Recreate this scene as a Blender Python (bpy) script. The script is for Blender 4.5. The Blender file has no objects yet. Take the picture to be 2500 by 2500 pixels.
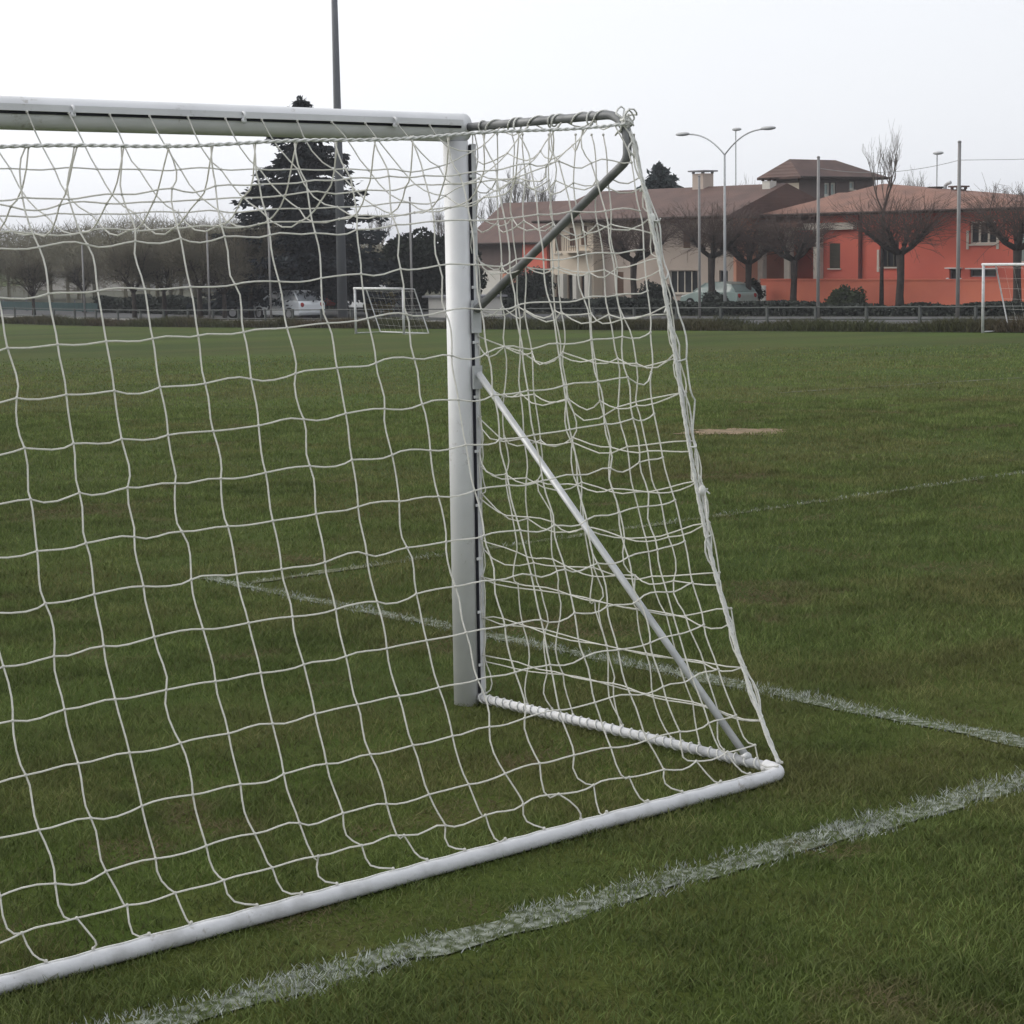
import bpy, math, random
import numpy as np
from mathutils import Matrix, Vector

random.seed(7)
rng = np.random.default_rng(7)
SC = bpy.context.scene
COL = SC.collection

# ------------------------------------------------------------------ camera
CAM = np.array([-5.664, -6.805, 2.000])
YAW, PITCH, ROLL = 0.718437, 0.129312, -0.0160609
FPX = 5005.0                      # focal length in pixels of a 2500 px frame
FH = np.array([math.sin(YAW), math.cos(YAW), 0.0])
RH = np.array([math.cos(YAW), -math.sin(YAW), 0.0])
FW = np.array([math.sin(YAW) * math.cos(PITCH), math.cos(YAW) * math.cos(PITCH), -math.sin(PITCH)])
_u = np.cross(RH, FW)
RV = RH * math.cos(ROLL) + _u * math.sin(ROLL)
UV = -RH * math.sin(ROLL) + _u * math.cos(ROLL)
cd = bpy.data.cameras.new('camera')
cam = bpy.data.objects.new('camera', cd)
COL.objects.link(cam)
cam.matrix_world = Matrix(((RV[0], UV[0], -FW[0], CAM[0]), (RV[1], UV[1], -FW[1], CAM[1]),
                           (RV[2], UV[2], -FW[2], CAM[2]), (0, 0, 0, 1)))
cd.sensor_width = 36.0
cd.lens = 36.0 * FPX / 2500.0
cd.clip_start, cd.clip_end = 0.1, 9000.0
SC.camera = cam

# ------------------------------------------------------------------ light
SUN_EL, SUN_AZ = math.radians(30), math.radians(-28)      # azimuth from +Y towards +X
w = bpy.data.worlds.new('World')
SC.world = w
w.use_nodes = True
nt = w.node_tree
nt.nodes.clear()
N = nt.nodes.new
out = N('ShaderNodeOutputWorld')
bg = N('ShaderNodeBackground')
sky = N('ShaderNodeTexSky')
sky.sky_type = 'NISHITA'
sky.sun_disc = False
sky.sun_elevation = SUN_EL
sky.sun_rotation = SUN_AZ
sky.air_density, sky.dust_density, sky.ozone_density = 1.0, 4.0, 1.0
hs = N('ShaderNodeHueSaturation')
hs.inputs['Saturation'].default_value = 0.45
nt.links.new(sky.outputs[0], hs.inputs['Color'])
# the cloud layer: brightest round the hidden sun, greyer away from it
tc = N('ShaderNodeTexCoord')
dot = N('ShaderNodeVectorMath'); dot.operation = 'DOT_PRODUCT'
dot.inputs[1].default_value = (math.sin(SUN_AZ) * math.cos(SUN_EL), math.cos(SUN_AZ) * math.cos(SUN_EL), math.sin(SUN_EL))
nt.links.new(tc.outputs['Generated'], dot.inputs[0])
nz = N('ShaderNodeTexNoise'); nz.inputs['Scale'].default_value = 2.2; nz.inputs['Detail'].default_value = 4
mp = N('ShaderNodeMapping'); mp.inputs['Scale'].default_value = (1, 1, 3)
nt.links.new(tc.outputs['Generated'], mp.inputs['Vector']); nt.links.new(mp.outputs[0], nz.inputs['Vector'])
nm = N('ShaderNodeMath'); nm.operation = 'MULTIPLY_ADD'; nm.inputs[1].default_value = 0.22; nm.inputs[2].default_value = -0.11
nt.links.new(nz.outputs['Fac'], nm.inputs[0])
ad = N('ShaderNodeMath'); ad.operation = 'ADD'
nt.links.new(dot.outputs['Value'], ad.inputs[0]); nt.links.new(nm.outputs[0], ad.inputs[1])
cr = N('ShaderNodeValToRGB')
e = cr.color_ramp.elements
e[0].position = 0.0; e[0].color = (8.6, 8.85, 9.35, 1)
e[1].position = 1.0; e[1].color = (22.0, 21.8, 21.2, 1)
x = e.new(0.62); x.color = (11.3, 11.5, 11.9, 1)
x = e.new(0.86); x.color = (16.5, 16.5, 16.4, 1)
nt.links.new(ad.outputs[0], cr.inputs[0])
mx = N('ShaderNodeMixRGB'); mx.inputs[0].default_value = 0.82
nt.links.new(hs.outputs[0], mx.inputs[1]); nt.links.new(cr.outputs[0], mx.inputs[2])
nt.links.new(mx.outputs[0], bg.inputs['Color'])
bg.inputs['Strength'].default_value = 0.10
nt.links.new(bg.outputs[0], out.inputs[0])

sd = bpy.data.lights.new('sun', 'SUN')
sun = bpy.data.objects.new('sun', sd)
COL.objects.link(sun)
sd.energy = 0.8
sd.angle = math.radians(28)
sd.color = (1.0, 0.94, 0.86)
sv = Vector((math.sin(SUN_AZ) * math.cos(SUN_EL), math.cos(SUN_AZ) * math.cos(SUN_EL), math.sin(SUN_EL)))
sun.rotation_euler = sv.to_track_quat('Z', 'Y').to_euler()
sun.location = (0, 0, 40)
SC.view_settings.view_transform = 'Standard'
SC.view_settings.look = 'None'
SC.view_settings.exposure = 0.22
SC.view_settings.gamma = 1.0
SC.render.engine = 'CYCLES'


# ------------------------------------------------------------------ geometry helpers
def ray(px, py):
    return FW + RV * ((px - 1250) / FPX) - UV * ((py - 1250) / FPX)


def T(s):
    """height of the ground at forward distance s: flat round the goal, falling gently towards the road"""
    sp = lambda u: (u + np.sqrt(u * u + 16)) / 2
    return -0.021 * (sp(s - 24.0) - sp(s - 100.0)) + 0.0035


def Txy(xx, yy):
    return T((xx - CAM[0]) * FH[0] + (yy - CAM[1]) * FH[1])


def onx(px, py, X):
    """point of the upright plane x = X seen at a pixel of the photograph -> (y, z)"""
    d = ray(px, py)
    t = (X - CAM[0]) / d[0]
    return CAM[1] + d[1] * t, CAM[2] + d[2] * t


def zat(px, py, X):
    return onx(px, py, X)[1]


def yat(px, X, py=740):
    return onx(px, py, X)[0]


class MB:
    def __init__(s):
        s.v, s.f, s.n = [], [], 0

    def add(s, verts, faces):
        verts = np.asarray(verts, float)
        s.v.append(verts)
        s.f.extend([tuple(int(i) + s.n for i in f) for f in faces])
        s.n += len(verts)

    def box(s, x0, x1, y0, y1, z0, z1):
        s.add([(x0, y0, z0), (x1, y0, z0), (x1, y1, z0), (x0, y1, z0), (x0, y0, z1), (x1, y0, z1), (x1, y1, z1), (x0, y1, z1)],
              [(0, 3, 2, 1), (4, 5, 6, 7), (0, 1, 5, 4), (1, 2, 6, 5), (2, 3, 7, 6), (3, 0, 4, 7)])

    def quad(s, a, b, c, d):
        s.add([a, b, c, d], [(0, 1, 2, 3)])

    def tube(s, pts, r, k=8, cap=True):
        pts = np.asarray(pts, float)
        n = len(pts)
        r = np.broadcast_to(np.asarray(r, float), (n,))
        t = np.gradient(pts, axis=0)
        t /= np.linalg.norm(t, axis=1)[:, None] + 1e-12
        a = np.array([0, 0, 1.0]) if abs(t[0, 2]) < 0.9 else np.array([1.0, 0, 0])
        u = np.cross(t[0], a); u /= np.linalg.norm(u)
        ang = np.arange(k) * 2 * math.pi / k
        V = np.empty((n, k, 3))
        for i in range(n):
            u = u - t[i] * (u @ t[i]); u /= np.linalg.norm(u) + 1e-12
            b = np.cross(t[i], u)
            V[i] = pts[i] + r[i] * (np.cos(ang)[:, None] * u + np.sin(ang)[:, None] * b)
        F = []
        for i in range(n - 1):
            for j in range(k):
                j2 = (j + 1) % k
                F.append((i * k + j, i * k + j2, (i + 1) * k + j2, (i + 1) * k + j))
        if cap:
            F.append(tuple(range(k - 1, -1, -1)))
            F.append(tuple((n - 1) * k + j for j in range(k)))
        s.add(V.reshape(-1, 3), F)

    def blob(s, c, r, k=6, m=4):
        r = np.broadcast_to(np.asarray(r, float), (3,))
        pts, F = [], []
        for i in range(m + 1):
            th = math.pi * i / m
            for j in range(k):
                ph = 2 * math.pi * j / k
                pts.append((c[0] + r[0] * math.sin(th) * math.cos(ph), c[1] + r[1] * math.sin(th) * math.sin(ph), c[2] + r[2] * math.cos(th)))
        for i in range(m):
            for j in range(k):
                F.append((i * k + j, (i + 1) * k + j, (i + 1) * k + (j + 1) % k, i * k + (j + 1) % k))
        s.add(pts, F)

    def mesh(s, name, mat, smooth=False):
        me = bpy.data.meshes.new(name)
        if s.n:
            me.from_pydata(np.concatenate(s.v).tolist(), [], s.f)
        if mat: me.materials.append(mat)
        if smooth:
            me.polygons.foreach_set('use_smooth', [True] * len(me.polygons))
        me.update()
        return me

    def build(s, name, mat, parent=None, smooth=False, loc=None, rz=0.0):
        o = bpy.data.objects.new(name, s.mesh(name, mat, smooth))
        COL.objects.link(o)
        if parent: o.parent = parent
        if loc is not None: o.location = loc
        if rz: o.rotation_euler = (0, 0, rz)
        return o


def tag(o, label=None, cat=None, group=None, kind=None):
    if label: o['label'] = label
    if cat: o['category'] = cat
    if group: o['group'] = group
    if kind: o['kind'] = kind
    return o


def empty(name, loc, rz=0.0):
    o = bpy.data.objects.new(name, None)
    COL.objects.link(o)
    o.location = loc
    o.rotation_euler = (0, 0, rz)
    o.empty_display_size = 0.2
    return o


def copy_tree(o, parent=None):
    c = o.copy()
    COL.objects.link(c)
    c.parent = parent
    for ch in list(o.children):
        copy_tree(ch, c)
    return c


def array_mesh(name, V, F, mat, colors=None):
    """big mesh from arrays: V (n,3), F (m,k)"""
    me = bpy.data.meshes.new(name)
    me.vertices.add(len(V))
    me.vertices.foreach_set('co', np.ascontiguousarray(V, dtype=np.float32).ravel())
    m, k = F.shape
    me.loops.add(m * k)
    me.loops.foreach_set('vertex_index', np.ascontiguousarray(F, dtype=np.int32).ravel())
    me.polygons.add(m)
    me.polygons.foreach_set('loop_start', np.arange(0, m * k, k, dtype=np.int32))
    me.materials.append(mat)
    if colors is not None:
        a = me.color_attributes.new('Col', 'FLOAT_COLOR', 'POINT')
        a.data.foreach_set('color', np.concatenate([colors, np.ones((len(colors), 1))], 1).astype(np.float32).ravel())
    me.update(calc_edges=True)
    me.validate()
    return me


_tab = rng.random((256, 256))


def vnoise(x, y, sc):
    x = x / sc + 57.3; y = y / sc + 113.7
    xi = np.floor(x).astype(int); yi = np.floor(y).astype(int)
    fx = x - xi; fy = y - yi
    fx = fx * fx * (3 - 2 * fx); fy = fy * fy * (3 - 2 * fy)
    g = lambda i, j: _tab[i % 256, j % 256]
    return (g(xi, yi) * (1 - fx) * (1 - fy) + g(xi + 1, yi) * fx * (1 - fy) + g(xi, yi + 1) * (1 - fx) * fy + g(xi + 1, yi + 1) * fx * fy)


# ------------------------------------------------------------------ materials
def mat(name, c1, c2=None, scale=8.0, rough=0.7, detail=5.0, bump=0.0, bscale=None, stretch=(1, 1, 1), spec=0.3, metallic=0.0, lo=0.3, hi=0.7):
    m = bpy.data.materials.new(name)
    m.use_nodes = True
    t = m.node_tree
    b = t.nodes['Principled BSDF']
    b.inputs['Roughness'].default_value = rough
    b.inputs['Specular IOR Level'].default_value = spec
    b.inputs['Metallic'].default_value = metallic
    c2 = c2 or tuple(v * 0.75 for v in c1)
    co = t.nodes.new('ShaderNodeTexCoord')
    ma = t.nodes.new('ShaderNodeMapping'); ma.inputs['Scale'].default_value = stretch
    t.links.new(co.outputs['Object'], ma.inputs['Vector'])
    n = t.nodes.new('ShaderNodeTexNoise')
    n.inputs['Scale'].default_value = scale; n.inputs['Detail'].default_value = detail
    t.links.new(ma.outputs[0], n.inputs['Vector'])
    r = t.nodes.new('ShaderNodeValToRGB')
    r.color_ramp.elements[0].position = lo; r.color_ramp.elements[0].color = (*c2, 1)
    r.color_ramp.elements[1].position = hi; r.color_ramp.elements[1].color = (*c1, 1)
    t.links.new(n.outputs['Fac'], r.inputs[0])
    t.links.new(r.outputs[0], b.inputs['Base Color'])
    if bump:
        n2 = t.nodes.new('ShaderNodeTexNoise')
        n2.inputs['Scale'].default_value = bscale or scale * 6; n2.inputs['Detail'].default_value = 4
        t.links.new(ma.outputs[0], n2.inputs['Vector'])
        bu = t.nodes.new('ShaderNodeBump'); bu.inputs['Strength'].default_value = bump; bu.inputs['Distance'].default_value = 0.02
        t.links.new(n2.outputs['Fac'], bu.inputs['Height'])
        t.links.new(bu.outputs[0], b.inputs['Normal'])
    return m


def tile_mat(name, c1, c2):
    """roof of clay tiles: courses across, columns down the slope, weathered in blotches"""
    m = mat(name, c1, c2, scale=0.9, rough=0.85, bump=0.0)
    t = m.node_tree
    b = t.nodes['Principled BSDF']
    co = t.nodes.new('ShaderNodeTexCoord')
    wv = t.nodes.new('ShaderNodeTexWave'); wv.wave_type = 'BANDS'; wv.bands_direction = 'X'
    wv.inputs['Scale'].default_value = 1.45; wv.inputs['Distortion'].default_value = 0.6
    t.links.new(co.outputs['Object'], wv.inputs['Vector'])
    wz = t.nodes.new('ShaderNodeTexWave'); wz.wave_type = 'BANDS'; wz.bands_direction = 'Z'; wz.wave_profile = 'SAW'
    wz.inputs['Scale'].default_value = 2.2; wz.inputs['Distortion'].default_value = 0.8
    t.links.new(co.outputs['Object'], wz.inputs['Vector'])
    ad = t.nodes.new('ShaderNodeMath'); ad.operation = 'ADD'
    t.links.new(wv.outputs['Fac'], ad.inputs[0]); t.links.new(wz.outputs['Fac'], ad.inputs[1])
    bu = t.nodes.new('ShaderNodeBump'); bu.inputs['Strength'].default_value = 0.7; bu.inputs['Distance'].default_value = 0.05
    t.links.new(ad.outputs[0], bu.inputs['Height']); t.links.new(bu.outputs[0], b.inputs['Normal'])
    return m


def attr_mat(name, rough=0.75, trans=0.0):
    m = bpy.data.materials.new(name)
    m.use_nodes = True
    t = m.node_tree
    b = t.nodes['Principled BSDF']
    b.inputs['Roughness'].default_value = rough
    b.inputs['Specular IOR Level'].default_value = 0.15
    a = t.nodes.new('ShaderNodeAttribute'); a.attribute_name = 'Col'
    n = t.nodes.new('ShaderNodeTexNoise'); n.inputs['Scale'].default_value = 30
    h = t.nodes.new('ShaderNodeHueSaturation')
    mr = t.nodes.new('ShaderNodeMapRange'); mr.inputs['To Min'].default_value = 0.8; mr.inputs['To Max'].default_value = 1.2
    t.links.new(n.outputs['Fac'], mr.inputs['Value']); t.links.new(mr.outputs[0], h.inputs['Value'])
    t.links.new(a.outputs['Color'], h.inputs['Color']); t.links.new(h.outputs[0], b.inputs['Base Color'])
    if trans:
        td = t.nodes.new('ShaderNodeBsdfTranslucent'); t.links.new(h.outputs[0], td.inputs['Color'])
        ms = t.nodes.new('ShaderNodeMixShader'); ms.inputs[0].default_value = trans
        o = t.nodes['Material Output']
        t.links.new(b.outputs[0], ms.inputs[1]); t.links.new(td.outputs[0], ms.inputs[2]); t.links.new(ms.outputs[0], o.inputs['Surface'])
    return m


def glass_mat(name, c):
    return mat(name, c, tuple(v * 0.7 for v in c), scale=1.5, rough=0.12, spec=0.6)


M = {}
M['paint'] = mat('white_paint', (0.69, 0.695, 0.71), (0.60, 0.605, 0.615), scale=5, rough=0.42, spec=0.4, bump=0.05, bscale=25)
M['paint_worn'] = mat('worn_white_paint', (0.58, 0.585, 0.60), (0.40, 0.40, 0.40), scale=9, rough=0.5, bump=0.15, bscale=40, lo=0.25, hi=0.5)
def scuff(m, dark):
    t = m.node_tree
    b = t.nodes['Principled BSDF']
    src = b.inputs['Base Color'].links[0].from_socket
    co = t.nodes.new('ShaderNodeTexCoord')
    n = t.nodes.new('ShaderNodeTexNoise'); n.inputs['Scale'].default_value = 38; n.inputs['Detail'].default_value = 8; n.inputs['Roughness'].default_value = 0.75
    t.links.new(co.outputs['Object'], n.inputs['Vector'])
    n2 = t.nodes.new('ShaderNodeTexNoise'); n2.inputs['Scale'].default_value = 3.2; n2.inputs['Detail'].default_value = 4
    t.links.new(co.outputs['Object'], n2.inputs['Vector'])
    mu = t.nodes.new('ShaderNodeMath'); mu.operation = 'MULTIPLY'
    t.links.new(n.outputs['Fac'], mu.inputs[0]); t.links.new(n2.outputs['Fac'], mu.inputs[1])
    r = t.nodes.new('ShaderNodeMapRange'); r.inputs['From Min'].default_value = 0.335; r.inputs['From Max'].default_value = 0.40; r.inputs['To Max'].default_value = 0.65
    t.links.new(mu.outputs[0], r.inputs['Value'])
    mx = t.nodes.new('ShaderNodeMixRGB'); mx.inputs[2].default_value = (*dark, 1)
    t.links.new(r.outputs[0], mx.inputs[0]); t.links.new(src, mx.inputs[1]); t.links.new(mx.outputs[0], b.inputs['Base Color'])


scuff(M['paint'], (0.33, 0.31, 0.28))
scuff(M['paint_worn'], (0.20, 0.17, 0.13))
M['galv'] = mat('galvanised_steel', (0.56, 0.57, 0.58), (0.42, 0.43, 0.44), scale=14, rough=0.45, metallic=0.25)
M['dark_steel'] = mat('underlit_dark_steel', (0.22, 0.225, 0.23), (0.13, 0.135, 0.14), scale=14, rough=0.5, metallic=0.2)  # colour darkened to stand in for the stanchion's underlit look
M['gap_shade'] = mat('painted_gap_shade', (0.035, 0.035, 0.045), (0.02, 0.02, 0.028), scale=10, rough=0.8)  # dark colour standing in for shade in the gap behind the net rails
M['cord'] = mat('net_cord', (0.86, 0.85, 0.81), (0.72, 0.71, 0.66), scale=60, rough=0.85, bump=0.3, bscale=400)
def let_light_through(m, f):
    t = m.node_tree
    b = t.nodes['Principled BSDF']
    td = t.nodes.new('ShaderNodeBsdfTranslucent'); td.inputs['Color'].default_value = (0.85, 0.84, 0.80, 1)
    ms = t.nodes.new('ShaderNodeMixShader'); ms.inputs[0].default_value = f
    t.links.new(b.outputs[0], ms.inputs[1]); t.links.new(td.outputs[0], ms.inputs[2])
    t.links.new(ms.outputs[0], t.nodes['Material Output'].inputs['Surface'])


let_light_through(M['cord'], 0.38)
M['rope'] = mat('white_rope', (0.78, 0.78, 0.75), (0.60, 0.60, 0.57), scale=50, rough=0.9, bump=0.4, bscale=200)
M['twig_olive'] = mat('pale_olive_twigs', (0.215, 0.200, 0.140), (0.150, 0.140, 0.100), scale=0.5, rough=0.95)
M['bark'] = mat('grey_bark', (0.055, 0.045, 0.038), (0.028, 0.023, 0.022), scale=6, rough=0.95, bump=0.4)
M['twig'] = mat('brown_twigs', (0.115, 0.082, 0.070), (0.080, 0.058, 0.050), scale=2, rough=0.95)
M['twig_grey'] = mat('grey_olive_twigs', (0.145, 0.128, 0.092), (0.095, 0.085, 0.064), scale=1, rough=0.95)
M['twig_pale'] = mat('pale_twigs', (0.18, 0.165, 0.145), (0.12, 0.11, 0.10), scale=2, rough=0.95)
M['needle'] = mat('dark_needles', (0.036, 0.042, 0.044), (0.014, 0.017, 0.022), scale=1.2, rough=0.9, spec=0.1)
M['needle_blue'] = mat('grey_green_needles', (0.045, 0.060, 0.058), (0.025, 0.034, 0.034), scale=1.2, rough=0.9, spec=0.1)
M['evergreen'] = mat('evergreen_leaves', (0.026, 0.034, 0.022), (0.011, 0.015, 0.013), scale=1.5, rough=0.8, spec=0.15)
M['hedge'] = mat('hedge_leaves', (0.055, 0.070, 0.032), (0.022, 0.030, 0.018), scale=2.0, rough=0.85, spec=0.15)
M['hedge_dark'] = mat('dark_hedge_leaves', (0.050, 0.058, 0.046), (0.024, 0.029, 0.024), scale=2.0, rough=0.85, spec=0.15)
M['shrub_yellow'] = mat('yellow_green_leaves', (0.16, 0.13, 0.05), (0.08, 0.065, 0.03), scale=2.0, rough=0.85)
M['asphalt'] = mat('asphalt', (0.070, 0.071, 0.072), (0.048, 0.049, 0.050), scale=1.2, rough=0.92, bump=0.2, bscale=60)
M['concrete'] = mat('concrete', (0.42, 0.41, 0.39), (0.30, 0.295, 0.285), scale=2.5, rough=0.9, bump=0.15)
M['dirt'] = mat('bare_dirt', (0.25, 0.175, 0.11), (0.11, 0.088, 0.048), scale=7, rough=0.95, bump=0.5)
M['cream'] = mat('cream_plaster', (0.66, 0.57, 0.46), (0.57, 0.49, 0.40), scale=0.8, rough=0.9)
M['beige'] = mat('grey_beige_plaster', (0.48, 0.40, 0.345), (0.40, 0.335, 0.29), scale=0.7, rough=0.9)
M['salmon'] = mat('salmon_plaster', (0.60, 0.29, 0.20), (0.52, 0.245, 0.165), scale=0.8, rough=0.9)
M['red'] = mat('red_plaster', (0.64, 0.160, 0.110), (0.55, 0.130, 0.095), scale=0.5, rough=0.9)
M['redwall'] = mat('orange_red_plaster', (0.64, 0.185, 0.110), (0.55, 0.150, 0.100), scale=0.6, rough=0.9)
M['brown_plaster'] = mat('brown_plaster', (0.13, 0.095, 0.088), (0.10, 0.075, 0.070), scale=1, rough=0.9)
M['darkred'] = mat('dark_red_paint', (0.14, 0.030, 0.026), (0.10, 0.024, 0.022), scale=3, rough=0.7)
M['tile'] = tile_mat('terracotta_tiles', (0.255, 0.135, 0.100), (0.155, 0.088, 0.070))
M['tile_dark'] = tile_mat('brown_tiles', (0.135, 0.083, 0.070), (0.090, 0.060, 0.053))
M['tile_grey'] = tile_mat('grey_tiles', (0.10, 0.095, 0.10), (0.07, 0.066, 0.07))
M['wood'] = mat('dark_brown_wood', (0.050, 0.032, 0.026), (0.030, 0.020, 0.018), scale=4, rough=0.8, stretch=(1, 1, 0.2))
M['shutter'] = mat('brown_shutters', (0.16, 0.095, 0.065), (0.11, 0.066, 0.048), scale=3, rough=0.75, stretch=(0.3, 1, 6))
M['shutter_green'] = mat('dark_green_shutters', (0.075, 0.070, 0.050), (0.05, 0.048, 0.036), scale=3, rough=0.75, stretch=(0.3, 1, 6))
M['pane'] = glass_mat('window_glass', (0.035, 0.038, 0.042))
M['pane_teal'] = glass_mat('pale_teal_glass', (0.30, 0.38, 0.36))
M['trim'] = mat('pale_trim', (0.60, 0.55, 0.48), (0.50, 0.46, 0.40), scale=3, rough=0.8)
M['white_plaster'] = mat('white_plaster', (0.62, 0.60, 0.55), (0.52, 0.50, 0.46), scale=1, rough=0.9)
M['grey_pale'] = mat('pale_grey_plaster', (0.34, 0.33, 0.31), (0.27, 0.265, 0.25), scale=1, rough=0.9)
M['grey_plaster'] = mat('grey_plaster', (0.24, 0.24, 0.25), (0.18, 0.18, 0.19), scale=1, rough=0.9)
M['teal_mesh'] = mat('dark_teal_mesh', (0.020, 0.055, 0.055), (0.013, 0.034, 0.038), scale=2, rough=0.8, stretch=(4, 4, 0.3))
M['mast'] = mat('grey_mast_paint', (0.150, 0.155, 0.175), (0.115, 0.12, 0.135), scale=3, rough=0.6, stretch=(1, 1, 0.2))
M['pole'] = mat('grey_pole_paint', (0.26, 0.25, 0.25), (0.20, 0.195, 0.195), scale=3, rough=0.6)
M['lamp'] = mat('pale_grey_lamp', (0.42, 0.43, 0.44), (0.35, 0.36, 0.37), scale=4, rough=0.5)
M['rail'] = mat('grey_rail_paint', (0.085, 0.092, 0.088), (0.060, 0.066, 0.062), scale=3, rough=0.7)
M['car_white'] = mat('white_car_paint', (0.68, 0.70, 0.72), (0.62, 0.64, 0.66), scale=2, rough=0.25, spec=0.6)
M['car_dark'] = mat('dark_car_paint', (0.020, 0.022, 0.032), (0.015, 0.017, 0.025), scale=2, rough=0.2, spec=0.6)
M['car_teal'] = mat('pale_teal_car_paint', (0.30, 0.38, 0.35), (0.27, 0.34, 0.32), scale=2, rough=0.25, spec=0.6)
M['car_red'] = mat('red_car_paint', (0.30, 0.035, 0.03), (0.25, 0.03, 0.027), scale=2, rough=0.25, spec=0.6)
M['tyre'] = mat('tyre_rubber', (0.018, 0.018, 0.018), (0.012, 0.012, 0.012), scale=20, rough=0.9)
M['rim'] = mat('alloy_rim', (0.35, 0.35, 0.36), (0.28, 0.28, 0.29), scale=6, rough=0.35, metallic=0.4)
M['head'] = mat('headlight_lens', (0.65, 0.67, 0.70), (0.55, 0.57, 0.60), scale=6, rough=0.1, spec=0.7)
M['tail'] = mat('red_lens', (0.30, 0.02, 0.02), (0.22, 0.015, 0.015), scale=6, rough=0.2)
M['white_board'] = mat('white_board', (0.72, 0.72, 0.70), (0.64, 0.64, 0.62), scale=2, rough=0.6)
M['blue'] = mat('blue_plastic', (0.04, 0.07, 0.35), (0.03, 0.05, 0.25), scale=3, rough=0.5)
M['turf'] = attr_mat('turf_blades', 0.8, trans=0.25)


def field_mat():
    m = bpy.data.materials.new('field_turf')
    m.use_nodes = True
    t = m.node_tree
    b = t.nodes['Principled BSDF']
    b.inputs['Roughness'].default_value = 0.95
    b.inputs['Specular IOR Level'].default_value = 0.1
    co = t.nodes.new('ShaderNodeTexCoord')

    def noise(sc, det, rough=0.55):
        n = t.nodes.new('ShaderNodeTexNoise')
        n.inputs['Scale'].default_value = sc; n.inputs['Detail'].default_value = det; n.inputs['Roughness'].default_value = rough
        t.links.new(co.outputs['Object'], n.inputs['Vector'])
        return n

    def ramp(src, stops):
        r = t.nodes.new('ShaderNodeValToRGB')
        el = r.color_ramp.elements
        el[0].position, el[0].color = stops[0][0], (*stops[0][1], 1)
        el[1].position, el[1].color = stops[-1][0], (*stops[-1][1], 1)
        for p, c in stops[1:-1]:
            q = el.new(p); q.color = (*c, 1)
        t.links.new(src, r.inputs[0])
        return r
    fine = noise(55, 6, 0.7)
    base = ramp(fine.outputs['Fac'], [(0.28, (0.026, 0.042, 0.009)), (0.5, (0.050, 0.075, 0.017)), (0.72, (0.080, 0.108, 0.030))])
    mid = noise(1.1, 5, 0.6)
    dry = ramp(fine.outputs['Fac'], [(0.28, (0.044, 0.044, 0.014)), (0.5, (0.070, 0.074, 0.024)), (0.72, (0.100, 0.100, 0.038))])
    big = noise(0.12, 4, 0.6)
    ad = t.nodes.new('ShaderNodeMath'); ad.operation = 'MULTIPLY'
    t.links.new(mid.outputs['Fac'], ad.inputs[0]); t.links.new(big.outputs['Fac'], ad.inputs[1])
    fac = t.nodes.new('ShaderNodeMapRange')
    fac.inputs['From Min'].default_value = 0.20; fac.inputs['From Max'].default_value = 0.36
    fac.inputs['To Max'].default_value = 0.75
    t.links.new(ad.outputs[0], fac.inputs['Value'])
    mx = t.nodes.new('ShaderNodeMixRGB')
    t.links.new(fac.outputs[0], mx.inputs[0]); t.links.new(base.outputs[0], mx.inputs[1]); t.links.new(dry.outputs[0], mx.inputs[2])
    band = t.nodes.new('ShaderNodeMapping'); band.inputs['Rotation'].default_value = (0, 0, 0.72); band.inputs['Scale'].default_value = (0.35, 1.4, 1)
    t.links.new(co.outputs['Object'], band.inputs['Vector'])
    nb = t.nodes.new('ShaderNodeTexNoise'); nb.inputs['Scale'].default_value = 0.16; nb.inputs['Detail'].default_value = 6; nb.inputs['Roughness'].default_value = 0.62
    t.links.new(band.outputs[0], nb.inputs['Vector'])
    hv = t.nodes.new('ShaderNodeHueSaturation'); hv.inputs['Saturation'].default_value = 1.12
    mv = t.nodes.new('ShaderNodeMapRange'); mv.inputs['From Min'].default_value = 0.3; mv.inputs['From Max'].default_value = 0.7
    mv.inputs['To Min'].default_value = 0.62; mv.inputs['To Max'].default_value = 1.15
    t.links.new(nb.outputs['Fac'], mv.inputs['Value']); t.links.new(mv.outputs[0], hv.inputs['Value'])
    t.links.new(mx.outputs[0], hv.inputs['Color'])
    t.links.new(hv.outputs[0], b.inputs['Base Color'])
    bu = t.nodes.new('ShaderNodeBump'); bu.inputs['Strength'].default_value = 0.6; bu.inputs['Distance'].default_value = 0.03
    t.links.new(fine.outputs['Fac'], bu.inputs['Height']); t.links.new(bu.outputs[0], b.inputs['Normal'])
    return m


M['field'] = field_mat()
M['verge'] = mat('rough_verge', (0.060, 0.062, 0.032), (0.030, 0.030, 0.020), scale=1.5, rough=0.95, bump=0.6, bscale=20)
M['paint_line'] = mat('chalk_on_turf', (0.24, 0.26, 0.22), (0.045, 0.060, 0.020), scale=30, rough=0.95, bump=0.6, bscale=60, lo=0.42, hi=0.66)
M['paint_faint'] = mat('worn_chalk_on_turf', (0.15, 0.16, 0.105), (0.065, 0.074, 0.030), scale=14, rough=0.95, bump=0.6, bscale=60, lo=0.42, hi=0.70)


# ------------------------------------------------------------------ ground, road, lines
def sheet(name, xs, ys, dz, m):
    X, Y = np.meshgrid(xs, ys)
    Z = Txy(X, Y) + dz
    V = np.stack([X, Y, Z], -1).reshape(-1, 3)
    nx, ny = len(xs), len(ys)
    i = (np.arange(ny - 1)[:, None] * nx + np.arange(nx - 1)[None]).ravel()
    F = np.stack([i, i + 1, i + 1 + nx, i + nx], 1)
    me = array_mesh(name, V, F, m)
    o = bpy.data.objects.new(name, me)
    COL.objects.link(o)
    o['kind'] = 'structure'
    return o


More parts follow.
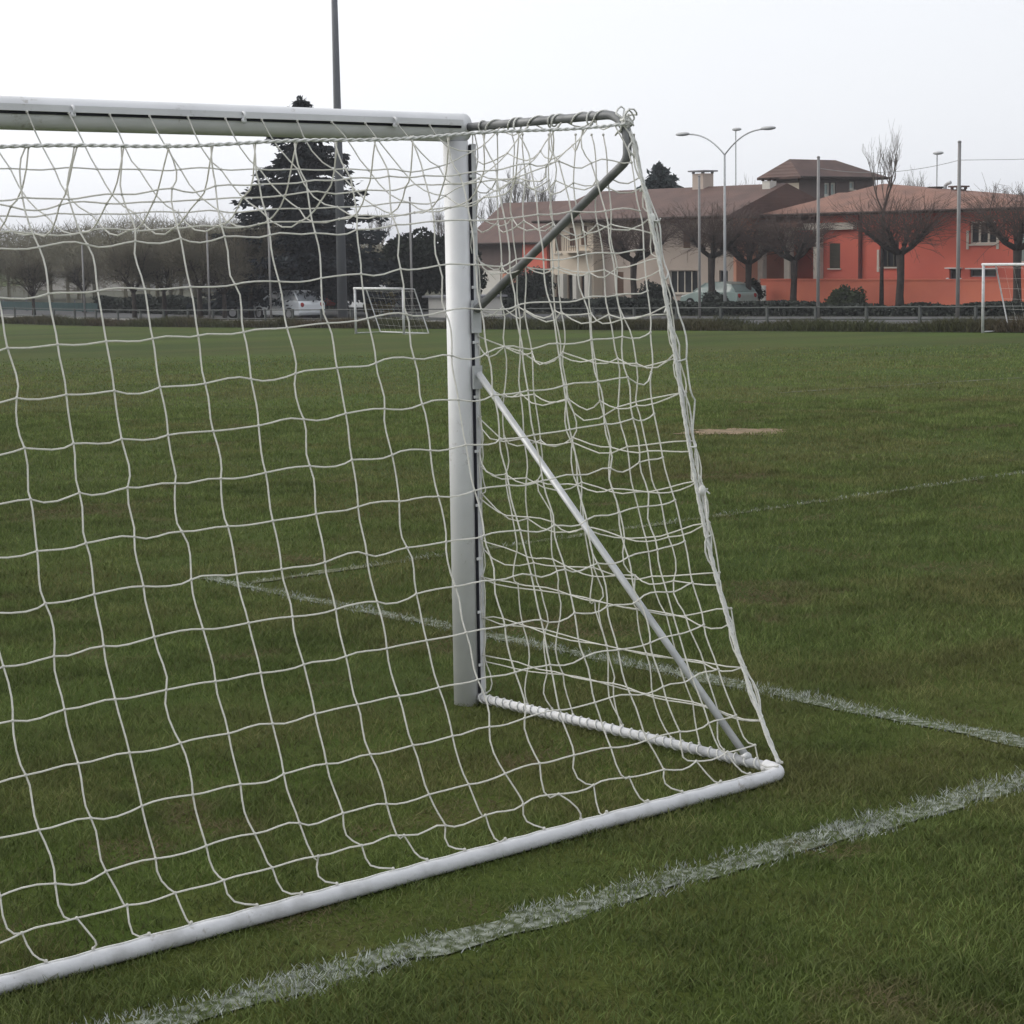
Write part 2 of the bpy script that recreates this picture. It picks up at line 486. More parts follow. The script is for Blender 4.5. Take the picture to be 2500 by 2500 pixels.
def ground():
    ss = np.concatenate([[-4000, -800, -200, -60, -20], np.arange(-10, 130, 1.0), [140, 180, 260, 450, 900, 2000, 6000]])
    ls = np.concatenate([[-6000, -2000, -700, -250, -120], np.arange(-90, 91, 3.0), [120, 250, 700, 2000, 6000]])
    S, L = np.meshgrid(ss, ls, indexing='ij')
    P = CAM + S[..., None] * FH + L[..., None] * RH
    P[..., 2] = T(S)
    n, k = len(ss), len(ls)
    i = (np.arange(n - 1)[:, None] * k + np.arange(k - 1)[None]).ravel()
    F = np.stack([i, i + 1, i + 1 + k, i + k], 1)
    o = bpy.data.objects.new('grass_field', array_mesh('grass_field', P.reshape(-1, 3), F, M['field']))
    COL.objects.link(o)
    o['kind'] = 'structure'


ground()
EDGE = 44.5
sheet('rough_verge', np.linspace(EDGE, 50, 8), np.arange(-30, 161, 1.0), 0.02, M['verge'])
sheet('road', np.arange(50, 67, 1.0), np.arange(-40, 171, 1.0), 0.025, M['asphalt'])
sheet('roadside_verge', np.arange(66.3, 130, 2.0), np.arange(-40, 201, 2.0), 0.03, M['verge'])


def strip(name, a, b, width, m, dz, wob=0.04):
    """painted line on the turf with a slightly ragged edge"""
    a, b = np.array(a, float), np.array(b, float)
    n = int(np.hypot(*(b - a)) / 0.05) + 2
    t = np.linspace(0, 1, n)[:, None]
    c = a + (b - a) * t
    d = (b - a) / np.hypot(*(b - a)); nn = np.array([-d[1], d[0]])
    wv = (vnoise(c[:, 0], c[:, 1], 0.12) - 0.5)[:, None] * 2 * wob
    wv2 = (vnoise(c[:, 0] + 40, c[:, 1], 0.12) - 0.5)[:, None] * 2 * wob
    A = c + nn * (width / 2 + wv); B = c - nn * (width / 2 + wv2)
    V = np.concatenate([np.c_[A, Txy(A[:, 0], A[:, 1]) + dz], np.c_[B, Txy(B[:, 0], B[:, 1]) + dz]])
    i = np.arange(n - 1)
    F = np.stack([i + n, i + n + 1, i + 1, i], 1)
    o = bpy.data.objects.new(name, array_mesh(name, V, F, m))
    COL.objects.link(o)
    return tag(o, kind='structure')


GOAL_LINE_Y, SIDE_X, BOX_Y = -2.455, 1.11, 3.47
strip('goal_line', (-12, GOAL_LINE_Y + 12 * 0.047), (12, GOAL_LINE_Y - 12 * 0.047), 0.13, M['paint_line'], 0.006)
strip('box_side_line', (SIDE_X, GOAL_LINE_Y + 0.08), (SIDE_X, BOX_Y + 0.35), 0.11, M['paint_line'], 0.006)
strip('box_front_line', (SIDE_X + 0.10, BOX_Y), (24, BOX_Y), 0.085, M['paint_faint'], 0.006)
strip('far_penalty_line', (16, 12.3), (34, 11.2), 0.12, M['paint_faint'], 0.006)


def dirt():
    cx, cy = 10.55, 8.1
    a = np.linspace(0, 2 * math.pi, 60, endpoint=False)
    ux = np.array([0.72, -0.69]); uy = np.array([0.69, 0.72])
    r = 0.95 + 0.7 * (vnoise(np.cos(a) * 2 + 5, np.sin(a) * 2, 0.6) - 0.5) + 0.5 * (vnoise(np.cos(a) * 5, np.sin(a) * 5 + 9, 0.6) - 0.5)
    p = np.array([cx, cy]) + (np.cos(a) * r * 0.60)[:, None] * ux + (np.sin(a) * r * 0.36)[:, None] * uy
    mb = MB()
    V = np.c_[p, Txy(p[:, 0], p[:, 1]) + 0.008]
    mb.add(np.r_[V, [[cx, cy, Txy(cx, cy) + 0.008]]], [(i, (i + 1) % 60, 60) for i in range(60)])
    tag(mb.build('dirt_patch', M['dirt']), kind='structure')


dirt()


def blades(px, py, h, wd, lean, col):
    """short bent grass blades: three cross rows of vertices each"""
    n = len(px)
    a = rng.random(n) * 2 * math.pi
    dx, dy = np.cos(a), np.sin(a)
    z0 = Txy(px, py)
    fa = rng.random(n) * 2 * math.pi
    wx, wy = np.cos(fa) * wd / 2, np.sin(fa) * wd / 2
    V = np.empty((n, 5, 3))
    for j, (hh, ll, ww) in enumerate(((0.0, 0.0, 1.0), (0.62, 0.40, 0.8))):
        for q, sg in enumerate((-1, 1)):
            V[:, j * 2 + q, 0] = px + dx * lean * ll + sg * wx * ww
            V[:, j * 2 + q, 1] = py + dy * lean * ll + sg * wy * ww
            V[:, j * 2 + q, 2] = z0 + h * hh - 0.003
    V[:, 4, 0] = px + dx * lean; V[:, 4, 1] = py + dy * lean; V[:, 4, 2] = z0 + h
    b = np.arange(n)[:, None] * 5
    F = np.concatenate([b + np.array([0, 1, 3]), b + np.array([0, 3, 2]), b + np.array([2, 3, 4])])
    return V.reshape(-1, 3), F, np.repeat(col, 5, axis=0)


def line_dist(x, y):
    near = np.abs(y - GOAL_LINE_Y + 0.047 * x) / 0.086
    side = np.where((y > GOAL_LINE_Y) & (y < BOX_Y + 0.4), np.abs(x - SIDE_X) / 0.076, 9)
    fr = np.where(x > SIDE_X - 0.05, np.abs(y - BOX_Y) / 0.055, 9)
    return near, side, fr


def grass():
    P = []
    s0 = 2.6
    segs = [(2.6, 5.5, 14000), (5.5, 8, 10500), (8, 12, 6500), (12, 18, 3600), (18, 27, 1700), (27, 50, 520)]
    for a, b, dens in segs:
        hw = lambda s: 0.25 * s * 1.28 + 2.4
        n = int(dens * (b - a) * (hw(a) + hw(b)))
        s = a + (b - a) * rng.random(n)
        l = (rng.random(n) * 2 - 1) * hw(b)
        k = (hw(s) - np.abs(l)) / 1.5 > rng.random(n) ** 1.5
        k &= (np.abs(l) < 0.25 * s + 0.5) | (rng.random(n) < 0.6)
        P.append(np.stack([s[k], l[k]], 1))
    P = np.concatenate(P)
    s, l = P[:, 0], P[:, 1]
    x = CAM[0] + s * FH[0] + l * RH[0]
    y = CAM[1] + s * FH[1] + l * RH[1]
    rp = ((x - 10.55) * 0.72 - (y - 8.1) * 0.69) ** 2 / 0.36 + ((x - 10.55) * 0.69 + (y - 8.1) * 0.72) ** 2 / 0.12
    keep = (rp > 1) | (rng.random(len(x)) < np.clip((rp - 0.35) * 0.5, 0.02, 1))
    s, x, y = s[keep], x[keep], y[keep]
    n = len(s)
    big = vnoise(x, y, 2.3); mid = vnoise(x + 31, y, 0.55); sm = vnoise(x, y + 77, 0.16)
    tuft = np.clip(0.45 * mid + 0.35 * sm + 0.30 * big, 0, 1.2)
    # thin out some places so the soil shows
    k = rng.random(n) < (0.25 + 1.0 * tuft) * np.clip((50 - s) / 26, 0, 1)
    s, x, y, big, mid, sm, tuft = [q[k] for q in (s, x, y, big, mid, sm, tuft)]
    n = len(s)
    grow = np.maximum(1.0, s / 9.0)
    h = (0.010 + 0.026 * tuft) * (0.6 + 0.8 * rng.random(n)) * np.minimum(grow, 1.25)
    wd = (0.0030 + 0.0020 * rng.random(n)) * grow
    lean = h * (0.3 + 1.3 * rng.random(n)) * np.clip(1.25 - s / 40, 0.6, 1)
    dryf = np.clip((vnoise(x + 9, y + 5, 1.5) * 0.6 + vnoise(x, y, 0.35) * 0.4 - 0.46) * 3.5, 0, 1)
    dryf = np.clip(dryf * 0.55 + (rng.random(n) < 0.08) * 0.6, 0, 0.85)[:, None]
    g1 = np.array([0.083, 0.117, 0.032]); g2 = np.array([0.134, 0.168, 0.054]); br = np.array([0.142, 0.126, 0.055])
    c = g1 + (g2 - g1) * rng.random((n, 1))
    c = c * (1 - dryf) + br * dryf
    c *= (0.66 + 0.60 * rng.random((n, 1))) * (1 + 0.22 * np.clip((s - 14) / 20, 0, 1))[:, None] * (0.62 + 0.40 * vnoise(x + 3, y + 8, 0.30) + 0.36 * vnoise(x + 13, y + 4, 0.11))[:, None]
    # small trodden spots, straw coloured
    sp = np.clip((vnoise(x + 71, y + 17, 0.42) * 0.75 + vnoise(x + 2, y + 61, 0.13) * 0.25 - 0.70) * 7, 0, 1)[:, None]
    c = c * (1 - sp * 0.75) + np.array([0.150, 0.112, 0.066]) * (0.6 + 0.6 * rng.random((n, 1))) * sp * 0.75
    h = h * (1 - 0.5 * sp[:, 0])
    # chalk on the blades of the marked lines
    nr, sd_, fr = line_dist(x, y)
    cov = vnoise(x, y, 0.07) * 0.5 + vnoise(x + 5, y + 5, 0.25) * 0.5
    e = rng.random(n) * 0.25 + (vnoise(x + 4, y + 7, 0.09) - 0.5) * 0.5
    pr = np.where(nr < 0.92 + e * 1.3, 0.20 + 0.85 * cov, 0)
    pr = np.maximum(pr, np.where(sd_ < 0.90 + e * 1.2, 0.18 + 0.72 * cov - 0.06 * np.clip(y, 0, 4), 0))
    pr = np.maximum(pr, np.where(fr < 0.88 + e, 0.04 + 0.46 * cov, 0))
    isw = rng.random(n) < pr
    wc = np.array([0.46, 0.49, 0.46]) * (0.45 + 0.75 * rng.random((n, 1)))
    c = np.where(isw[:, None], wc, c)
    h = np.where(isw, h * 0.62 + 0.004, h); lean = np.where(isw, lean * 0.8, lean)
    for nm, msk in (('grass', ~isw), ('chalked_grass', isw)):
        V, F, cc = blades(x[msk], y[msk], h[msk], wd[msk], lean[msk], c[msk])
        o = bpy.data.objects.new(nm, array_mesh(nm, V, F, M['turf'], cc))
        COL.objects.link(o)
        if nm == 'grass':
            tag(o, 'short matted green and brown grass blades of the football pitch', 'grass', kind='stuff')
        else:
            tag(o, 'white chalked grass blades along the pitch lines', 'chalked grass', kind='stuff')


grass()


# ------------------------------------------------------------------ the goal
GW, GH, GD, GT = 7.40, 2.50, 1.835, 1.02      # span between post axes, crossbar axis height, depth on the ground, depth on top


def arc(c, a0, a1, r, u, v, n=8):
    t = np.linspace(a0, a1, n)[:, None]
    return np.array(c) + r * (np.cos(t) * np.array(u) + np.sin(t) * np.array(v))


def wobble_curve(nodes, rest, amp, sub=4, sagmax=0.05):
    """cord through the knots of a net, slack pieces hanging in small bows"""
    nodes = np.asarray(nodes)
    n = len(nodes)
    pts = []
    off = np.cumsum(rng.normal(0, 1, (n, 3)), 0) * 0
    tg = np.gradient(nodes, axis=0) + rng.normal(0, amp * 2.6, (n, 3))
    for i in range(n - 1):
        a, b = nodes[i], nodes[i + 1]
        L = np.linalg.norm(b - a)
        ex = max(0.0, rest - L)
        sag = min(sagmax, 0.5 * math.sqrt(max(0, ex * max(L, 0.02)))) if ex > 0.002 else 0
        side = rng.normal(0, 1, 3) * np.array([1, 1, 0.4]); side /= np.linalg.norm(side) + 1e-9
        for q in range(sub):
            t = q / sub
            h00 = 2 * t**3 - 3 * t**2 + 1; h10 = t**3 - 2 * t**2 + t; h01 = -2 * t**3 + 3 * t**2; h11 = t**3 - t**2
            p = h00 * a + h10 * tg[i] + h01 * b + h11 * tg[i + 1]
            bow = math.sin(math.pi * t)
            p = p + bow * (np.array([0, 0, -sag * 0.8]) + side * sag * 0.6)
            pts.append(p)
    pts.append(nodes[-1])
    return np.array(pts)


def pbd(P, pin, rh, rv, steps=160, g=0.0022, iters=14):
    """let a grid of knots hang on cords that cannot stretch"""
    P = P.copy(); Q = P.copy(); fix = P[pin].copy()
    for st in range(steps):
        vel = (P - Q) * 0.93
        Q = P.copy()
        P = P + vel
        P[..., 2] -= g
        P[pin] = fix
        for it in range(iters):
            for ax, rest in ((0, rh), (1, rv)):
                for par in (0, 1):
                    if ax == 0:
                        m = (P.shape[0] - par) // 2
                        if m < 1: continue
                        A = P[par:par + 2 * m:2]; B = P[par + 1:par + 2 * m:2]
                        m = min(len(A), len(B)); A, B = A[:m], B[:m]
                        pa, pb = pin[par:par + 2 * m:2][:m], pin[par + 1:par + 2 * m:2][:m]
                    else:
                        m = (P.shape[1] - par) // 2
                        if m < 1: continue
                        A = P[:, par:par + 2 * m:2]; B = P[:, par + 1:par + 2 * m:2]
                        m = min(A.shape[1], B.shape[1]); A, B = A[:, :m], B[:, :m]
                        pa, pb = pin[:, par:par + 2 * m:2][:, :m], pin[:, par + 1:par + 2 * m:2][:, :m]
                    d = B - A
                    L = np.linalg.norm(d, axis=-1, keepdims=True) + 1e-9
                    c = np.maximum(0, L - rest) / L * d
                    wa = np.where(pa, 0.0, np.where(pb, 1.0, 0.5))[..., None]
                    wb = np.where(pb, 0.0, np.where(pa, 1.0, 0.5))[..., None]
                    A += c * wa; B -= c * wb
        P[pin] = fix
    return P


CR = 0.0029


def net_mesh(P, rh, rv, amp, name, parent, label=None, r=CR, skip=None):
    mb = MB()
    for i in range(P.shape[0]):
        if skip and skip(0, i): continue
        mb.tube(wobble_curve(P[i], rv, amp), r, 5)
    for j in range(P.shape[1]):
        if skip and skip(1, j): continue
        mb.tube(wobble_curve(P[:, j], rh, amp), r, 5)
    for p in P.reshape(-1, 3):
        mb.blob(p, r * 2.0, 6, 4)
    o = mb.build(name, M['cord'], parent, smooth=True)
    if label: o['label'] = label
    return o


goal = empty('football_goal', (0, 0, 0))
tag(goal, 'large white football goal seen from behind with a loose square mesh net', 'football goal')


def oval_post(x):
    mb = MB()
    k = 28
    ring = lambda z: [(x + 0.049 * math.cos(a), 0.060 * math.sin(a), z) for a in np.arange(k) * 2 * math.pi / k]
    V = ring(0.0) + ring(GH - 0.058)
    mb.add(V, [(j, (j + 1) % k, k + (j + 1) % k, k + j) for j in range(k)] + [tuple(range(k - 1, -1, -1)), tuple(range(k, 2 * k))])
    return mb.build('post', M['paint'], goal, smooth=True)


mbx = MB()
mbx.tube([(-GW - 0.045, 0, GH)] + [(-GW + t * GW, 0, GH) for t in np.linspace(0, 1, 12)] + [(0.045, 0, GH)], 0.060, 28)
crossbar = mbx.build('crossbar', M['paint'], goal, smooth=True)
for poly in crossbar.data.polygons:
    if len(poly.vertices) > 4: poly.use_smooth = False
# net rail along the back of the crossbar
mb = MB()
mb.box(-GW + 0.02, -0.02, -0.079, -0.066, GH + 0.004, GH + 0.028)
mb.build('net_rail', M['paint'], crossbar)
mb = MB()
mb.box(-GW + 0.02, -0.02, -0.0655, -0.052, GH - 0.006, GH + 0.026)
mb.build('rail_gap_shade', M['gap_shade'], crossbar)  # added dark strip for the shade between rail and crossbar
for hx in np.arange(-GW + 0.35, -0.2, 0.74):
    mb = MB()
    mb.tube(arc((hx, -0.079, GH + 0.010), -1.9, 1.6, 0.016, (0, -1, 0), (0, 0, 1), 9), 0.0055, 6)
    mb.blob((hx, -0.084, GH - 0.006), (0.012, 0.010, 0.012), 8, 5)
    mb.build('net_hook', M['paint'], crossbar, smooth=True)

for sg, bx in ((1, 0.0), (-1, -GW)):
    post = oval_post(bx)
    rx = bx + sg * 0.033
    mb = MB()
    mb.box(min(rx, rx + sg * 0.026), max(rx, rx + sg * 0.026), -0.064, -0.048, 0.02, GH - 0.07)
    mb.build('net_rail', M['paint_worn'], post)
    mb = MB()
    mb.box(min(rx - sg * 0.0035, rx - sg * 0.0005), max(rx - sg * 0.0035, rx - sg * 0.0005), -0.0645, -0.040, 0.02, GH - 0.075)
    mb.build('rail_gap_shade', M['gap_shade'], post)  # added dark strip for the shade between rail and post
    for cz in np.arange(0.18, 2.4, 0.235):
        mb = MB()
        c = rx + sg * 0.004
        mb.box(c - 0.017, c + 0.017, -0.068, -0.0645, cz - 0.006, cz + 0.006)
        mb.build('rail_clip', M['paint'], post)
    for cz, hh in ((1.44, 0.05), (1.70, 0.07)):
        mb = MB()
        c = rx + sg * 0.002
        mb.box(c - 0.024, c + 0.024, -0.080, -0.0685, cz - hh, cz + hh)
        mb.build('bracket', M['galv'], post)
    sx = bx + sg * 0.030
    # top stanchion: out from the crossbar, round the bend, slanting back down to the post
    P0 = np.array([sx, -0.055, GH]); top = np.array([sx, -GT + 0.125, GH + 0.002])
    dn = np.array([0, 0.93, -0.66]); dn = dn / np.linalg.norm(dn)
    pth = [P0, (P0 + top) / 2, top]
    cen = np.array([sx, -GT + 0.122, GH - 0.110])
    pth += list(arc(cen, math.pi / 2 + 0.2, math.pi + 0.05, 0.112, (0, 1, 0), (0, 0, 1), 12))
    pth += list(arc(np.array([sx, -GT + 0.068, GH - 0.145]), math.pi + 0.1, math.pi * 1.33, 0.058, (0, 1, 0), (0, 0, 1), 8))
    end = np.array([sx, -0.085, 1.73])
    last = pth[-1]
    pth += [last + (end - last) * t for t in (0.1, 0.5, 1.0)]
    mb = MB(); mb.tube(pth, 0.0175, 14)
    mb.build('stanchion', M['dark_steel'], goal, smooth=True)
    mb = MB(); mb.tube([(sx, -0.092, 1.455), (sx, -0.85, 0.76), (sx, -GD + 0.21, 0.055)], 0.0145, 12)
    mb.blob((sx, -GD + 0.205, 0.05), (0.018, 0.026, 0.018), 10, 6)
    mb.build('brace', M['galv'], goal, smooth=True)
    # side bar on the ground
    mb = MB(); mb.tube([(sx, -0.03, 0.032), (sx, -0.8, 0.032), (sx, -GD + 0.10, 0.030)], 0.0185, 14)
    mb.build('side_ground_bar', M['paint_worn'], goal, smooth=True)
    # lacing spiralling round the side bar
    t = np.linspace(0, 1, 420)
    yy = -0.06 - t * (GD - 0.18); ph = t * 2 * math.pi * 34 + np.cumsum(rng.normal(0, 0.22, 420))
    mb = MB(); mb.tube(np.stack([sx + np.cos(ph) * 0.0225, yy, 0.032 + np.sin(ph) * 0.0212], 1), 0.0031, 5)
    mb.build('lacing', M['rope'], goal, smooth=True)

# bent rear bar on the ground
t = np.linspace(0, 1, 900)
xx = -0.10 - t * (GW - 0.2)
ph = 2.0 - (xx + 0.12) / 0.168 * 2 * math.pi + np.cumsum(rng.normal(0, 0.05, 900))
mb = MB(); mb.tube(np.stack([xx, -GD + np.cos(1.45 + 0.16 * np.sin(ph)) * 0.0262, 0.026 + np.sin(1.45 + 0.16 * np.sin(ph)) * 0.0262], 1), 0.0030, 5)
mb.build('lacing', M['rope'], goal, smooth=True)
x1, x0 = 0.030, -GW - 0.030
rb = [(x1, -GD + 0.11, 0.030)] + list(arc((x1 - 0.085, -GD + 0.085, 0.028), 0.1, -math.pi / 2 + 0.05, 0.085, (1, 0, 0), (0, 1, 0), 9))
rb += [(q, -GD, 0.026) for q in np.linspace(x1 - 0.14, x0 + 0.14, 24)]
rb += list(arc((x0 + 0.085, -GD + 0.085, 0.028), -math.pi / 2 - 0.05, -math.pi - 0.1, 0.085, (1, 0, 0), (0, 1, 0), 9)) + [(x0, -GD + 0.11, 0.030)]
mb = MB(); mb.tube(rb, 0.0255, 18)
mb.build('rear_ground_bar', M['paint_worn'], goal, smooth=True)


def rope_z(xx):
    return GH - 0.04 - 0.150 * (1 - ((xx + GW / 2) / (GW / 2)) ** 2)


def pull(v):
    """how far the taut net draws its corner edge in towards the field"""
    return 0.10 * np.sin(math.pi * np.clip(v, 0, 1) ** 2)


# tension rope from corner to corner, carrying the back net
xs = np.linspace(0.03, -GW - 0.03, 60)
mb = MB()
for ph0 in (0, math.pi):
    q = np.linspace(0, 1, 900); X = 0.03 - q * (GW + 0.06); ph = q * 600 + ph0
    mb.tube(np.stack([X, -GT - 0.002 + np.cos(ph) * 0.003, rope_z(X) + np.sin(ph) * 0.003 + 0.004 * np.sin(X * 7)], 1), 0.0042, 5)
mb.build('tension_rope', M['rope'], goal, smooth=True)

# back net
XS = 0.168
ncol = int(GW / XS) + 1
V_rows = [0.0, 0.17, 0.33] + [0.48 + 0.1565 * i for i in range(12)] + [2.31, 2.40]
nv = len(V_rows)
P = np.zeros((ncol, nv, 3))
for i in range(ncol):
    for j, v in enumerate(V_rows):
        f = v / 2.40
        xx = 0.0 - XS * (i + 0.28) - 0.085 * min(1, max(0, (v - 0.2) / 1.5)) + 0.0
        if j == nv - 1: xx += 0.105 + rng.normal(0, 0.02)
        if j == nv - 3: xx += 0.012
        if j == nv - 2: xx += 0.050
        xx = min(xx, 0.03)
        zt, yt = rope_z(max(xx, -GW)), -GT
        zb, yb = 0.058, -GD + 0.005
        bul = math.sin(math.pi * f) * 0.03
        P[i, j] = (xx, yt + (yb - yt) * f + bul + pull(f) * (math.exp((xx - 0.03) / 0.5) + math.exp((-GW - 0.03 - xx) / 0.5)), zt + (zb - zt) * f)
sm = rng.normal(0, 1, P.shape)
for _ in range(2):
    sm[1:-1] = (sm[:-2] + sm[1:-1] * 2 + sm[2:]) / 4
    sm[:, 1:-1] = (sm[:, :-2] + sm[:, 1:-1] * 2 + sm[:, 2:]) / 4
amp = np.interp(V_rows, [0, 0.02, 0.17, 0.4, 0.6, 2.2, 2.39, 2.40], [0, 0.02, 0.065, 0.03, 0.016, 0.016, 0.01, 0])
P += sm * amp[None, :, None] * np.array([1.0, 1.6, 1.0])
P = P[(P[:, 0, 0] < 0.1)]
Pback = P
net_mesh(P[:, :], XS * 1.004, 0.158, 0.0125, 'back_net', goal, skip=lambda ax, q: ax == 1 and q in (0, nv - 1))

# roof net, sagging between crossbar and rope
nr = 6
P = np.zeros((ncol, nr, 3)); pin = np.zeros((ncol, nr), bool)
for i in range(ncol):
    xx = max(-GW, -XS * (i + 0.28) + 0.01)
    for j in range(nr):
        f = j / (nr - 1)
        P[i, j] = (xx - (0.10 * f) * 0 + rng.normal(0, 0.015) * (0 < j < nr - 1), -0.082 + (-GT + 0.082) * f,
                   (GH + 0.0) * (1 - f) + rope_z(xx) * f - 0.06 * math.sin(math.pi * f) + rng.normal(0, 0.02) * (0 < j < nr - 1))
pin[:, 0] = True; pin[:, -1] = True; pin[0] = True; pin[-1] = True
for j in range(nr):
    P[0, j, 0] = 0.028; P[0, j, 2] = GH - 0.004
    P[-1, j, 0] = -GW - 0.02
P = pbd(P, pin, XS * 1.05, 0.245, steps=110)
net_mesh(P[:, :], XS * 1.03, 0.25, 0.011, 'roof_net', goal, skip=lambda ax, q: ax == 1 and q in (0, nr - 1))


# side nets: two slack layers of mesh on each side
def side_net(bx, sg, nc, nrw, lay, slack):
    P = np.zeros((nc, nrw, 3)); pin = np.zeros((nc, nrw), bool)
    sx = bx + sg * (0.045 + 0.012 * lay)
    for i in range(nc):
        u = i / (nc - 1)
        for j in range(nrw):
            v = j / (nrw - 1)
            ytop = -0.06 - u * (GT - 0.06); ybot = -0.07 - u * (GD - 0.12)
            zt = GH - 0.03 - 0.05 * u; zb = 0.050
            P[i, j] = (sx, ytop + (ybot - ytop) * v + pull(v) * u, zt + (zb - zt) * v)
    pin[:, 0] = True; pin[:, -1] = True; pin[0] = True; pin[-1] = True
    P0 = P.copy()
    ns = rng.normal(0, 1, P.shape)
    P[~pin] += (ns * np.array([0.05, 0.05, 0.03]))[~pin]
    # the edge knots are tied at uneven heights
    jit = rng.normal(0, 0.022, (nc, nrw))
    P[0, 1:-1, 2] += jit[0, 1:-1]; P[-1, 1:-1, 2] += jit[-1, 1:-1]
    rh = np.empty((nc - 1, nrw, 1))
    wmean = 1.32 / (nc - 1)
    P = pbd(P, pin, wmean * slack, 2.42 / (nrw - 1) * 1.035, steps=130)
    dev = rng.normal(0, 1, P.shape)
    P[~pin] += (dev * np.array([0.008, 0.010, 0.009]))[~pin]
    return P, wmean * slack, 2.42 / (nrw - 1) * 1.035


for sg, bx in ((1, 0.0), (-1, -GW)):
    Pn, rh, rv = side_net(bx, sg, 7, 15, 0, 1.05)
    net_mesh(Pn, rh, rv, 0.013, 'side_net', goal, skip=lambda ax, q: ax == 1 and q in (0, 14))
    Pn, rh, rv = side_net(bx, sg, 5, 15, 1, 1.08)
    net_mesh(Pn, rh, rv, 0.014, 'side_net', goal, 'loose second layer of mesh on the side of the goal', skip=lambda ax, q: ax == 1 and q in (0, 14))
    # corner rope and the slack selvedge beside it
    a = np.array([bx + sg * 0.034, -GT - 0.005, GH - 0.07]); b = np.array([bx + sg * 0.030, -GD + 0.045, 0.055])
    q = np.linspace(0, 1, 260)
    mb = MB()
    for ph0 in (0, 2.1, 4.2):
        ph = q * 120 + ph0
        c = a + (b - a) * q[:, None]
        c = c + np.stack([np.cos(ph) * 0.0048, np.sin(ph) * 0.0048 - 0.006 * np.sin(q * 9), np.sin(ph) * 0.001], 1)
        c[:, 1] += pull(q)
        mb.tube(c, 0.0046, 5)
    mb.build('corner_rope', M['rope'], goal, smooth=True)
    mb = MB()
    for dd, fr0, am in ((0.060, 0.02, 0.035), (0.022, 0.0, 0.022)):
        qq = np.linspace(fr0, 1, 15)
        c = a + (b - a) * qq[:, None]
        c[:, 1] += pull(qq)
        env = np.sin(math.pi * np.clip((qq - fr0) / (1 - fr0), 0, 1)) ** 0.5
        out_ = np.abs(rng.normal(0.8, 0.35, 15)) * np.interp(qq, [0, 0.15, 0.45, 0.6, 1], [0.6, 1, 0.8, 0.35, 0.3])
        c += (np.array([0.62 * sg, -0.5, 0.05]) * dd)[None] * (out_ * env)[:, None] + rng.normal(0, 0.006, c.shape) * env[:, None]
        mb.tube(wobble_curve(c, 0.19, 0.012, 5), 0.0036, 5)
        for k in range(1, 14):
            base = a + (b - a) * qq[k]; base[1] += pull(qq[k])
            if k % 2 == (dd > 0.04): mb.tube(wobble_curve(np.array([base, c[k]]), 0.08, 0.01, 5), 0.0036, 5)
            if rng.random() < 0.22:
                mb.blob(c[k] * 0.6 + base * 0.4, (0.016, 0.014, 0.022), 7, 5)
                for _ in range(2):
                    mb.tube([base, base + np.array([sg * 0.02, -0.02, 0.01]) + rng.normal(0, 0.014, 3), base + np.array([sg * 0.026, -0.026, -0.01]) + rng.normal(0, 0.012, 3)], 0.0036, 5)
    mb.build('slack_selvedge', M['rope'], goal, smooth=True)
    # tangle of cords lashed round the top corner
    mb = MB()
    pth2 = []
    for k in range(8):
        c0 = np.array([bx + sg * 0.03, -GT + 0.02 + rng.normal(0, 0.025), GH - 0.06 + rng.normal(0, 0.035)])
        th = np.linspace(0, 2 * math.pi * 0.9, 10) + rng.random() * 6
        tilt = rng.normal(0, 0.6)
        pth2.append(np.stack([c0[0] + np.cos(th) * 0.026, c0[1] + np.sin(th) * 0.030 * math.cos(tilt), c0[2] + np.sin(th) * 0.030 * math.sin(tilt) + 0.01 * np.sin(th * 2)], 1))
    th = np.linspace(0, 2 * math.pi * 10, 220)
    yk = -GT + 0.10 + (GT - 0.20) * np.linspace(0, 1, 220) + 0.03 * np.sin(th * 0.37)
    rr = 0.0215 + 0.012 * np.clip(np.sin(th * 0.61 + 1), 0, 1) * np.clip(-np.sin(th), 0, 1)
    pth2.append(np.stack([bx + sg * 0.03 + np.cos(th) * rr, yk, GH + np.sin(th) * rr], 1))
    mb.tube(np.concatenate(pth2), 0.0038, 5)
    mb.build('corner_lashing', M['rope'], goal, smooth=True)


